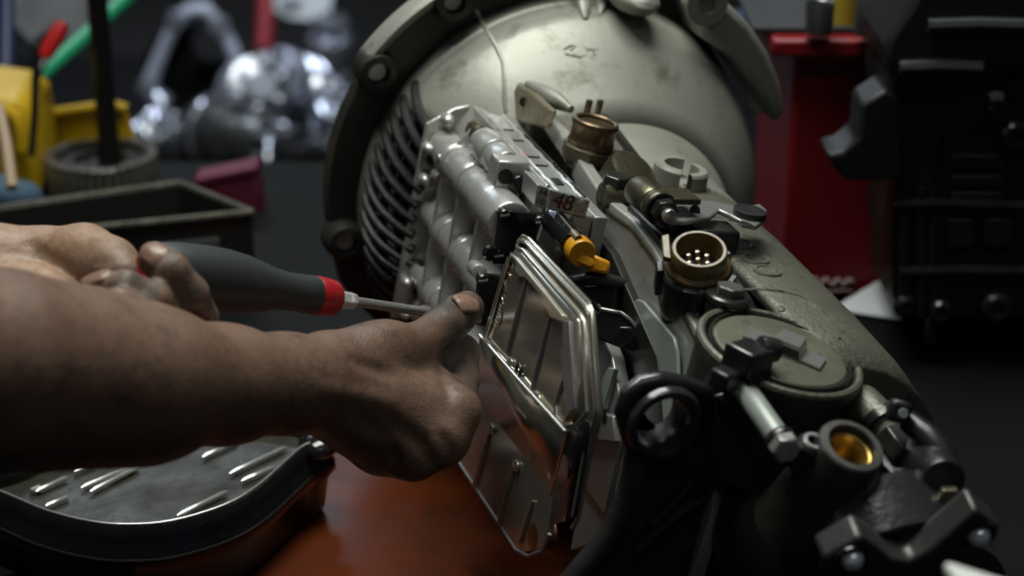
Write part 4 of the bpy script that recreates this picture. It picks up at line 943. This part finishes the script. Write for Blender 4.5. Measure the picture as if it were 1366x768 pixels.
# ------------------------------------------------------------------ screwdriver
SD = thing('screwdriver', px(320, 380, 1.24), 'screwdriver with black rubber handle, red collar and steel blade', 'screwdriver')
def screwdriver():
    p0 = px(188, 359, 1.183); p1 = px(640, 427, 1.385); d = unit(p1 - p0); L = np.linalg.norm(p1 - p0)
    def t_at(x):                 # distance along the shaft seen at picture column x
        lo, hi = 0., L
        for _ in range(40):
            m_ = (lo + hi) / 2; v = p0 + d * m_ - CAM; xx = 683 + FPX * (v @ RT) / (v @ FWD)
            if xx < x: lo = m_
            else: hi = m_
        return lo
    def R(x, hp): t = t_at(x); v = p0 + d * t - CAM; return hp * (v @ FWD) / FPX
    prof = [(t_at(x), R(x, h)) for x, h in [(222, 42), (240, 44), (265, 45), (300, 44), (325, 40), (345, 34), (362, 29), (380, 26), (400, 25.5), (416, 26.5), (419, 25)]]
    prof = [(t_at(196), R(200, 30)), (t_at(204), R(204, 38))] + prof
    h = MB().lathe(p0, d, prof, 40).build('handle', M['grip'], SD)
    MB().lathe(p0, d, [(t_at(188), 0), (t_at(188), R(188, 20)), (t_at(192), R(192, 26)), (t_at(198), R(198, 29))], 32).build('end_cap', M['redplastic'], SD)
    MB().lathe(p0, d, [(t_at(418), R(418, 25.5)), (t_at(420), R(420, 26.5)), (t_at(432), R(432, 26)), (t_at(443), R(443, 24)), (t_at(447), R(447, 20)), (t_at(447.5), 0)], 36).build('collar', M['redplastic'], SD)
    MB().lathe(p0, d, [(t_at(445), R(445, 11)), (t_at(448), R(448, 12.5)), (t_at(470), R(470, 12.5)), (t_at(473), R(473, 10)), (t_at(473.5), 0)], 6).build('hex_ferrule', M['chrome'], SD, .0005)
    MB().lathe(p0, d, [(t_at(446), R(446, 9)), (t_at(452), R(452, 9.6)), (t_at(453), R(453, 8))], 24).build('ferrule_ring', M['chrome'], SD)
    MB().lathe(p0, d, [(t_at(470), .0033), (L - .008, .0033), (L, .0018)], 20).build('blade', M['steel'], SD)
    u, v = perp(d)
    v = unit(UP - d * (UP @ d)); u = np.cross(v, d)
    gm = MB()
    for i in range(3):          # moulded ticks at the back of the grip
        x = 232 + i * 6; t = t_at(x); r = R(x, 43.6)
        gm.tube([p0 + d * t + (v * cos(a) - FWD * sin(a)) * r for a in np.linspace(.05, .6, 6)], .0005, 5)
    gm.build('grip_tick', M['rubber'], h)
    em = MB(); r0 = R(396, 25.6)
    f = lambda x, a: p0 + d * t_at(x) + unit(v * cos(a) - FWD * sin(a)) * R(x, 25.7)
    for pts in ([(391, .55), (397, .35), (403, .55)], [(391, .7), (397, .5), (403, .7)], [(391, .35), (391, .8)], [(404, .35), (404, .8)]):
        em.tube([f(*q_) for q_ in pts], .0004, 5)
    em.build('maker_mark', M['rubber'], h)
screwdriver()
# ------------------------------------------------------------------ oil pan on the bench
OP = thing('oil_pan', on_z(200, 650, .075) * V3(1, 1, 0), 'black-edged transmission oil pan with oily ribbed floor on the bench', 'oil pan')
def oil_pan():
    Z = .078
    loop = [(-40, 640), (-20, 651), (5, 660), (60, 683), (120, 698), (170, 702), (230, 697), (300, 676), (345, 650), (388, 612), (405, 597), (420, 589), (430, 578), (420, 565), (395, 553), (340, 545), (250, 548), (150, 565), (67, 595), (20, 616), (-22, 629)]
    P = smooth_loop([on_z(x, y, Z) for x, y in loop]); c = sum(P) / len(P); n = len(P)
    def ringv(sc, z, up=0): return [c + (p - c) * sc * V3(1, 1, 0) + V3(0, 0, z - Z) for p in P]
    floor_m = mat('oily_pan_floor', (.048, .049, .038), .40, .05, (.017, .015, .010), 26, .95, .6, 90, (.050, .021, .006), .12, spec=.22)
    MB().prism(ringv(.955, Z - .016), V3(0, 0, -.003)).build('pan_floor', floor_m, OP)
    walls = [ringv(.955, Z - .017), ringv(.965, Z - .004), ringv(.985, Z), ringv(1.0, Z - .001), ringv(1.02, Z - .010), ringv(1.055, Z - .020), ringv(1.075, Z - .024), ringv(1.08, Z - .030), ringv(1.03, Z - .036), ringv(1.0, Z - .060), ringv(.97, .0135)]
    mb = MB(); vs = [p for r in walls for p in r]; fs = []
    for k in range(len(walls) - 1):
        for i in range(n): j = (i + 1) % n; fs.append((k*n + i, k*n + j, (k+1)*n + j, (k+1)*n + i))
    fs.append(tuple((len(walls) - 1) * n + i for i in range(n)))
    mb.add(vs, fs).build('pan_wall', M['blackgloss'], OP, 0, 50)
    MB().tube(ringv(.978, Z + .0005)[4:50], .0011, 8).build('rim_edge', M['steel'], OP)
    MB().tube(ringv(1.072, Z - .0235)[6:46], .0010, 6).build('lip_edge', M['darksteel'], OP)
    bead_m = mat('bright_wet_bead', (.55, .55, .52), .16, .6)
    for a, b in [((48, 656), (90, 636)), ((108, 651), (182, 619)), ((120, 656), (186, 622)), ((202, 610), (262, 588)), ((270, 610), (318, 587)), ((306, 632), (382, 596)), ((322, 642), (366, 623)), ((236, 688), (304, 655)), ((98, 630), (128, 618)), ((40, 655), (54, 649)), ((60, 676), (92, 662)), ((330, 575), (350, 566))]:
        p = on_z(*a, Z - .013); q = on_z(*b, Z - .013)
        MB().tube([p, p * .9 + q * .1, p * .1 + q * .9, q], [.0008, .0021, .0021, .0008], 8).build('floor_bead', bead_m, OP)
    # spring clip on the outside and corner lug
    k = [on_z(x, y, Z - .022) for x, y in [(97, 716), (112, 722), (132, 727), (150, 727), (170, 722), (188, 716)]]
    MB().tube(k, [.002, .003, .003, .003, .003, .002], 8).build('clip_edge', M['steel'], OP)
    MB().rcyl(on_z(138, 728, Z - .030) + V3(0, .006, -.006), on_z(138, 728, Z - .030) + V3(0, .006, .008), .007, .002).build('clip_stud', M['blackgloss'], OP)
    MB().ell(on_z(425, 592, Z - .006), (V3(1, 0, 0), V3(0, 1, 0), V3(0, 0, 1)), (.016, .020, .010)).build('corner_lug', M['blackgloss'], OP)
oil_pan()

# ------------------------------------------------------------------ background left
XYZ = (V3(1, 0, 0), V3(0, 1, 0), V3(0, 0, 1))
def tray():
    t = thing('metal_tray', (-.45, .80, 0), 'dark rectangular metal tray behind the left hand', 'tray')
    m = mat('dark_tray_metal', (.050, .050, .044), .40, .5, (.028, .028, .025), 12, .8, .2, 120, None, .08)
    zt = .085
    far, near, fl, nl = on_z(240, 244, zt), on_z(337, 283, zt), on_z(-60, 286, zt), on_z(-60, 322, zt)
    def wall(a, b): MB().prism([a * V3(1, 1, 0), b * V3(1, 1, 0), b, a], unit(np.cross(b - a, V3(0, 0, 1))) * .004).build('side_wall', m, t, .001)
    wall(far, near); wall(near, nl); wall(nl, fl); wall(fl, far)
    rim = mat('tray_rim', (.17, .16, .12), .4, .5, (.05, .05, .04), 120, .9)
    for a, b in ((fl, far), (far, near), (near, nl)): MB().tube([a, (a + b) / 2, b], .0036, 8).build('rolled_rim', rim, t)
    MB().prism([p * V3(1, 1, 0) + V3(0, 0, .004) for p in (far, near, nl, fl)], V3(0, 0, .004)).build('tray_floor', m, t)
    a = near + (nl - near) * .12; b = near + (nl - near) * .34
    MB().prism([a - V3(0, .005, .022), b - V3(0, .005, .022), b - V3(0, .005, .05), a - V3(0, .005, .05)], V3(0, .003, 0)).build('worn_label', mat('worn_label', (.10, .105, .10), .5), t)
tray()
def ring_gear():
    c = on_z(130, 262, 0); R = .062; h = .038; c = c + V3(0, .035, 0)
    t = thing('ring_gear', c, 'toothed steel ring gear standing behind the dark tray', 'gear')
    MB().lathe(c, V3(0, 0, 1), [(0, R * .93), (h * .95, R * .93), (h, R * .9), (h, R * .8), (h * .9, R * .78), (0, R * .78)], 48).build('ring', M['darksteel'], t)
    MB().lathe(c, V3(0, 0, 1), [(0, R * .77), (h * .86, R * .77), (h * .88, R * .5), (h * .7, R * .45), (h * .7, .016)], 36).build('hub_disc', M['darksteel'], t)
    tm = mat('gear_tooth_steel', (.34, .31, .25), .34, .6, (.10, .09, .07), 60, .8)
    for i in range(40):
        a = 2 * pi * i / 40; e = V3(cos(a), sin(a), 0)
        MB().box(c + e * R * .955 + V3(0, 0, h * .55), (e, V3(-sin(a), cos(a), 0), V3(0, 0, 1)), (R * .07, R * .036, h * .50)).build('tooth', tm, t)
ring_gear()
yel = mat('yellow_plastic', (.62, .40, .012), .42, 0, (.50, .30, .008), 20, .6)
def yellow_things():
    t = thing('yellow_jug', on_y(14, 250, .98), 'yellow plastic jug at the far left edge', 'jug')
    P = lambda x, y, yy=1.0: on_y(x, y, yy)
    MB().prism([P(*q) for q in [(-60, 275), (-60, 120), (-5, 128), (22, 132), (38, 150), (44, 185), (50, 268), (20, 275)]], V3(0, .12, 0)).build('body', yel, t, .010, seg=4)
    MB().tube([P(-6, 150, .99), P(8, 146, .985), P(20, 156, .985), P(26, 176, .985), P(28, 200, .985)], .008, 10).build('handle', yel, t)
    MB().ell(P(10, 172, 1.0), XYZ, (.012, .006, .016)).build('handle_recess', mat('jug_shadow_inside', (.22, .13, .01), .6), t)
    t = thing('yellow_crate', on_y(110, 235, 1.10), 'yellow plastic crate with sloping rim behind the ring gear', 'crate')
    P = lambda x, y, yy=1.135: on_y(x, y, yy)
    MB().prism([P(*q) for q in [(47, 232), (47, 162), (72, 152), (150, 141), (168, 146), (182, 190), (184, 232)]], V3(0, .006, 0)).build('crate_wall', yel, t, .002)
    MB().prism([P(*q) for q in [(47, 232), (47, 162), (40, 150), (38, 232)]], V3(0, .012, 0)).build('side_wall', yel, t, .002)
    MB().tube([P(45, 160, 1.132), P(72, 150, 1.132), P(150, 139, 1.132), P(169, 145, 1.132)], .006, 8).build('rim', yel, t)
    t = MB().lathe(on_y(146, 206, 1.06), V3(.0, 0, 1), [(-.06, .014), (.0, .014), (.02, .012), (.22, .0115), (.23, .013), (.26, .013), (.40, .0115), (.42, .010)], 20).build('drive_shaft', mat('black_shaft', (.012, .012, .012), .4, .4))
    tag(t, 'black steel shaft standing upright out of the ring gear', 'shaft')
    MBl = lambda pts, r, m, nm, lab, cat: tag(MB().tube([px(*q) for q in pts], r, 12).build(nm, m), lab, cat)
    MBl([(42, 208, 2.15), (46, 150, 2.14), (48, 96, 2.13), (48, 60, 2.12)], [.004, .004, .0045, .003], mat('dark_rod', (.015, .015, .015), .5, .3), 'thin_rod', 'thin dark rod leaning beside the yellow jug', 'rod')
    MBl([(14, 136, 2.30), (60, 96, 2.40), (110, 52, 2.50), (170, -4, 2.62), (230, -60, 2.75)], [.010, .0105, .0105, .0105, .0105], mat('green_plastic_pole', (.02, .30, .14), .4), 'green_pole', 'bright green pole leaning diagonally at upper left', 'pole')
    t = thing('red_handle_tool', px(62, 76, 2.25), 'tool with a short red handle leaning over the green pole', 'hand tool')
    MB().tube([px(60, 76, 2.25), px(66, 64, 2.25), px(80, 40, 2.25), px(86, 30, 2.25)], [.008, .0098, .0098, .007], 12).build('handle', mat('red_tool_handle', (.55, .02, .02), .4), t)
    MB().tube([px(46, 108, 2.24), px(60, 78, 2.25)], .005, 10).build('shank', M['darksteel'], t)
    cl = MB().prism([px(x, y, 2.7) for x, y in [(-20, -30), (190, -40), (120, 30), (96, 70), (66, 40), (40, 62), (10, 30)]], FWD * .02).build('grey_rag', mat('pale_grey_cloth', (.20, .21, .235), .8, 0, (.10, .105, .12), 20, .8, .4, 60), None, .006)
    tag(cl, 'pale grey rag hanging behind the green pole', 'rag')
    MBl([(6, 160, 2.32), (8, 60, 2.36), (9, -20, 2.4)], [.010, .010, .010], mat('dark_blue_post', (.02, .028, .09), .5), 'blue_post', 'dark blue post at the far left edge', 'post')
    MBl([(16, 250, 1.98), (8, 190, 2.0), (-2, 140, 2.02)], [.006, .006, .005], mat('pale_wood_stick', (.42, .30, .20), .6), 'wooden_stick', 'pale wooden stick leaning on the yellow jug', 'stick')
    b = MB().ell(on_z(20, 262, .05), XYZ, (.03, .02, .018)).ell(on_z(-8, 258, .05), XYZ, (.025, .02, .022)).build('blue_rag', mat('faded_blue_cloth', (.06, .12, .18), .8, 0, (.03, .06, .10), 30, .8, .5, 60), None)
    tag(b, 'crumpled faded blue rag in the tray', 'rag')
yellow_things()
shiny = mat('bright_cast_aluminium', (.62, .65, .74), .22, .7, (.36, .38, .44), 16, .8, .1, 60, None, .08)
dull = mat('dull_cast_aluminium', (.20, .205, .20), .34, .8, (.10, .10, .10), 12, .8, .15, 60, None, .08)
shelf_m = mat('dark_shelf', (.012, .012, .014), .7, 0, (.018, .018, .018), 8, .7, spec=.2)
def back_shelf():
    t = thing('parts_platform', (-.3, 3.5, -.9), 'low dark platform on the floor carrying spare gearbox parts', 'platform')
    MB().box((-.3, 3.6, -.77), XYZ, (1.5, .75, .02)).build('top', shelf_m, t, .004)
    for x in (-1.7, 1.1):
        for y in (2.95, 4.25): MB().box((x, y, -.845), XYZ, (.05, .05, .055)).build('foot', shelf_m, t)
back_shelf()
def loop_housing():
    t = thing('spare_bell_housing', on_y(262, 215, 3.35), 'silver hexagonal bell housing rim standing among the spare parts', 'gearbox part')
    Y = 3.30; K = 1.75; P = lambda x, y, yy=Y: on_y(x, y, yy)
    loop = [(214, 150), (198, 116), (208, 88), (222, 56), (236, 26), (254, 14), (276, 13), (292, 34), (308, 62), (320, 92), (316, 118)]
    MB().tube([P(*q) for q in loop], [K * r for r in [.008, .012, .0095, .0085, .009, .010, .010, .009, .010, .011, .008]], 10).build('rim', mat('pale_rim_aluminium', (.66, .70, .82), .3, .3), t)
    c = P(262, 100, Y + .10)
    MB().lathe(c + V3(0, .28, 0), V3(0, -1, 0), [(0, .05), (.10, .075), (.22, .11), (.29, .125)], 28, capped=False).build('cone', mat('dark_inside_casting', (.03, .031, .034), .5, .5), t)
    for q in loop[1::3]: MB().rcyl(P(*q) + V3(0, -.02, 0), P(*q) + V3(0, .02, 0), .0225, .005).build('bolt_boss', shiny, t)
    MB().rcyl(P(205, 128) + V3(0, -.01, 0), P(225, 140) + V3(0, -.02, 0), .027).build('housing_lug', shiny, t)
loop_housing()
def spare(name, lab, x, y, yy, r, h, tilt, m):
    K = 1.7; r *= K; h *= K; c = on_y(x, y, yy); t = thing(name, c - V3(0, 0, r), lab, 'gearbox part', 'spare gearbox parts on the low platform')
    ax = unit(tilt)
    MB().lathe(c - ax * h / 2, ax, [(0, r * .55), (0, r * .9), (h * .12, r), (h * .42, r), (h * .46, r * .78), (h * .60, r * .78), (h * .64, r * .95), (h * .8, r * .92), (h * .84, r * .45), (h, r * .42)], 28).build('drum', m, t, .001)
    u, v = perp(ax)
    for i in range(6):
        a = i * pi / 3 + .3; q = c + (u * cos(a) + v * sin(a)) * r * .68
        MB().rcyl(q + ax * h * .3, q + ax * h * .5, r * .14, r * .04, 12).build('bolt', shiny, t)
    MB().torus(c - ax * h * .38, ax, r * 1.0, r * .09, 28, 8).build('band', shiny, t)
bgear = mat('black_gear', (.03, .03, .032), .3, .7); dgear = mat('dark_gear', (.06, .06, .065), .3, .7)
spare('clutch_drum', 'dull silver clutch drum lying below the hexagonal housing rim', 255, 190, 3.08, .042, .12, (1, -.4, .3), dull)
spare('clutch_drum', 'pale grey drum right of the low clutch drum', 322, 182, 2.90, .040, .13, (.9, -.5, -.1), dull)
spare('planet_carrier', 'bright planet carrier leaning at the right of the rim', 342, 120, 3.08, .044, .10, (.3, -1, .45), shiny)
spare('planet_carrier', 'shiny planet carrier behind and above the pale drum', 386, 108, 3.30, .042, .11, (-.4, -1, .6), shiny)
spare('oil_pump', 'small bright oil pump below the planet carriers', 378, 196, 3.14, .030, .07, (.3, -1, .4), shiny)
spare('torque_drum', 'chrome drum standing on end near the top of the bell flange', 440, 84, 3.62, .034, .14, (.05, -.2, 1), shiny)
spare('torque_drum', 'chrome drum half hidden by the lower bell flange', 446, 160, 3.24, .032, .11, (.3, -.6, 1), shiny)
spare('gear_cluster', 'dark gear cluster in front of the bright carriers', 412, 212, 2.72, .036, .10, (1, -.2, .2), bgear)
spare('gear_cluster', 'dark gear cluster inside the hexagonal rim', 286, 150, 3.60, .034, .08, (1, -.6, .2), dgear)
spare('input_shaft_drum', 'small chrome drum under the left end of the rim', 208, 176, 2.92, .026, .08, (.5, -.8, .7), shiny)
def left_more():
    crim = mat('crimson_box_paint', (.12, .010, .032), .6, 0, (.08, .007, .024), 20, .6)
    t = thing('crimson_carton', on_y(305, 285, .96), 'small crimson box under the spare gearbox parts', 'box')
    P = lambda x, y: on_y(x, y, .965)
    MB().prism([P(*q) for q in [(258, 240), (342, 222), (350, 288), (262, 288)]], V3(0, .04, 0)).build('carton', crim, t, .003)
    MB().prism([P(*q) + V3(0, -.002, 0) for q in [(258, 240), (342, 222), (343, 230), (259, 248)]], V3(0, .003, 0)).build('lid_flap', crim, t, .001)
    tag(MB().tube([px(352, 70, 4.9), px(354, 30, 4.95), px(355, -30, 5.0)], [.022, .022, .022], 12).build('red_post', mat('red_post_paint', (.30, .02, .025), .5)), 'narrow red post at the top left of the bell', 'post')
    c = thing('white_sheet', px(400, 26, 5.1), 'pale white board propped far behind the spare parts', 'board')
    MB().prism([px(x, y, 5.1) for x, y in [(362, -20), (446, -24), (440, 20), (420, 28), (386, 24), (366, 14)]], FWD * .006).build('sheet', mat('pale_paper', (.80, .84, .88), .7), c)
    MB().prism([px(x, y, 5.07) for x, y in [(370, -18), (400, -20), (398, 0), (372, 2)]], FWD * .004).build('folded_corner', mat('pale_paper_fold', (.72, .76, .82), .7), c)
left_more()

# ------------------------------------------------------------------ background right
def toolbox():
    red = mat('red_enamel', (.22, .007, .012), .42, 0, (.17, .005, .009), 6, .6, .03, 40)
    t = thing('red_tool_chest', on_z(1120, 395, 0) + V3(0, .1, 0), 'red enamelled tool chest with ledged lid at the right', 'tool chest')
    Y = .712; P = lambda x, y, yy=Y: on_y(x, y, yy)
    a = P(1042, 402); z0 = 0.001
    x0, x1 = a[0], P(1290, 402)[0]; zt = P(1100, 66)[2]
    MB().box(((x0 + x1) / 2, Y + .13, (zt + z0) / 2), XYZ, ((x1 - x0) / 2, .13, (zt - z0) / 2)).build('cabinet', red, t, .006)
    MB().box(((x0 + x1) / 2 - .006, Y + .125, zt + .006), XYZ, ((x1 - x0) / 2 + .018, .145, .009)).build('lid', red, t, .004)
    MB().box(((x0 + x1) / 2, Y - .001, zt - .022), XYZ, ((x1 - x0) / 2 - .004, .002, .003)).build('drawer_seam', mat('drawer_seam_dark', (.08, .004, .006), .5), t)
    # worn white script low on the front, past reading
    sc = MB()
    base = lambda x, y: P(x, y, Y - .0015)
    sc.tube([base(1060 + i * 2.2, 376 + 6 * sin(i * .9) * (1 - i / 60)) for i in range(36)], [.0022] * 36, 6)
    sc.tube([base(1058 + i * 6, 388 + 1.2 * sin(i)) for i in range(14)], .0014, 6)
    sc.build('worn_script', mat('worn_white_paint', (.45, .33, .32), .6), t)
toolbox()
PA = MB().prism([on_z(1108, 413, .003), on_y(1168, 377, .7085), on_y(1204, 372, .7085), on_z(1206, 428, .003)], V3(0, -.0006, .0012)).build('paper_sheet', mat('white_paper', (.62, .64, .66), .7))
tag(PA, 'white paper sheet leaning against the foot of the red tool chest', 'paper')
def engine():
    dk = mat('dark_engine_casting', (.030, .029, .025), .42, .5, (.055, .052, .042), 14, .8, .3, 70, (.012, .012, .011), .08)
    bk = mat('black_engine_plastic', (.009, .009, .010), .45)
    t = thing('engine_block', on_z(1290, 430, 0), 'dark grimy engine block standing at the right edge', 'engine')
    Y = .56; P = lambda x, y, yy=Y: on_y(x, y, yy)
    MB().prism([P(*q) for q in [(1194, 428), (1190, 330), (1196, 240), (1184, 120), (1188, 60), (1214, 30), (1420, 20), (1440, 430)]], V3(0, .14, 0)).build('block', dk, t, .008)
    MB().prism([P(*q, .53) for q in [(1180, 62), (1192, 40), (1216, 6), (1228, -30), (1440, -30), (1440, 84), (1300, 96), (1186, 102)]], V3(0, .15, 0)).build('head_cover', bk, t, .006)
    MB().prism([P(*q, .54) for q in [(1102, 206), (1122, 202), (1144, 184), (1148, 140), (1160, 132), (1182, 118), (1200, 130), (1206, 240), (1150, 243), (1126, 240), (1114, 226)]], V3(0, .05, 0)).build('mount_fin', bk, t, .004)
    for x in (1206, 1228, 1244): MB().tube([P(x, 250, .555), P(x + 1, 330, .555), P(x, 420, .555)], .0055, 8).build('casting_rib', dk, t)
    MB().box(P(1252, 318, .556), XYZ, (.004, .006, .10)).build('parting_line', bk, t)
    for (x0, y0, x1, y1) in [(1264, 206, 1340, 226), (1264, 234, 1340, 250), (1266, 256, 1338, 268), (1262, 292, 1300, 330), (1312, 292, 1352, 330)]:
        MB().prism([P(x0, y0, .552), P(x1, y0, .552), P(x1, y1, .552), P(x0, y1, .552)], V3(0, .012, 0)).build('cast_panel', dk, t, .002)
    MB().tube([P(1190, 272, .552), P(1260, 270, .552), P(1366, 274, .552)], .005, 8).build('cross_rib', dk, t)
    MB().tube([P(1200, 362, .552), P(1280, 360, .552), P(1400, 362, .552)], .005, 8).build('cross_rib', dk, t)
    for x, y, r in [(1328, 408, .014), (1254, 412, .010), (1208, 404, .008), (1330, 146, .010), (1326, 84, .012), (1354, 180, .014), (1352, 115, .008)]:
        MB().lathe(P(x, y, .552), V3(0, -1, 0), [(-.01, r), (.006, r), (.009, r * .8), (.009, r * .5), (.004, r * .45), (.004, 0)], 18).build('bolt', M['darksteel'], t)
    for y, x0, x1 in [(34, 1238, 1370), (90, 1200, 1310), (132, 1320, 1336)]:
        MB().tube([P(x0, y, .526), P((x0 + x1) / 2, y - 2, .526), P(x1, y, .526)], .006, 8).build('cover_rib', mat('cover_rib_grey', (.05, .052, .058), .4, .4), t)
engine()
def far_right():
    t = MB().tube([px(930, 44, 2.6), px(985, 30, 2.65), px(1040, 18, 2.7), px(1100, 8, 2.75)], [.016, .017, .017, .016], 12).build('blue_hose', mat('steel_blue_hose', (.06, .09, .15), .4))
    tag(t, 'dull blue hose lying at upper right behind the bell', 'hose')
    zt = on_y(1100, 66, .712)[2] + .015
    m0 = MB().box((on_y(1166, 60, .712)[0], .834, zt + .0035), XYZ, (.115, .122, .003)).build('rubber_mat', mat('grey_rubber_mat', (.035, .037, .042), .7, 0, (.02, .02, .024), 20, .7), None, .001)
    tag(m0, 'dark grey rubber mat covering the lid of the red tool chest', 'mat')
    for x, y, c, nm, lab in [(1126, 30, (.42, .30, .03), 'yellow_can', 'small yellow can on the tool chest, left of two'), (1176, 26, (.50, .30, .01), 'yellow_can', 'small yellow can on the tool chest, right of two')]:
        p = on_z(x, y, zt + .0068); k = thing(nm, p, lab, 'can', 'small yellow cans on the tool chest')
        m_ = mat('yellow_can_paint', c, .4)
        MB().lathe(p, V3(0, 0, 1), [(0, .014), (.035, .014), (.040, .010), (.046, .006), (.052, .006)], 20).build('can', m_, k)
        MB().lathe(p + V3(0, 0, .052), V3(0, 0, 1), [(0, .007), (.010, .007), (.012, .004)], 14).build('cap', M['darksteel'], k)
    for x, y, r, lab in [(1092, 44, .013, 'grey metal cup at the left end of the tool chest lid'), (1152, 46, .009, 'small dull pot between the two yellow cans'), (1204, 40, .013, 'dull tin beside the engine cover')]:
        k = MB().lathe(on_z(x, y, zt + .0068), V3(0, 0, 1), [(0, r), (.028, r * 1.05), (.030, r), (.028, r * .85), (.006, r * .8), (.006, 0)], 20).build('metal_cup', dull)
        tag(k, lab, 'cup')
far_right()
def carton():
    t = thing('white_carton', (.33, -.20, 0), 'white carton with blue edge in the near right corner, out of focus', 'box')
    P = lambda x, y, d: px(x, y, d)
    a, b = P(1258, 746, .93), P(1400, 776, .90); dn = V3(0, 0, -1)
    base = [a, b, b + V3(.02, -.14, 0), a + V3(.02, -.14, 0)]
    MB().prism([p * V3(1, 1, 0) + V3(0, 0, .002) for p in base], V3(0, 0, a[2] - .012)).build('body', mat('blue_card', (.05, .07, .30), .5), t, .003)
    MB().prism([p * V3(1, 1, 0) + V3(0, 0, a[2] - .008) for p in base], V3(0, 0, .009)).build('lid', mat('white_card', (.72, .72, .68), .5), t, .003)
carton()
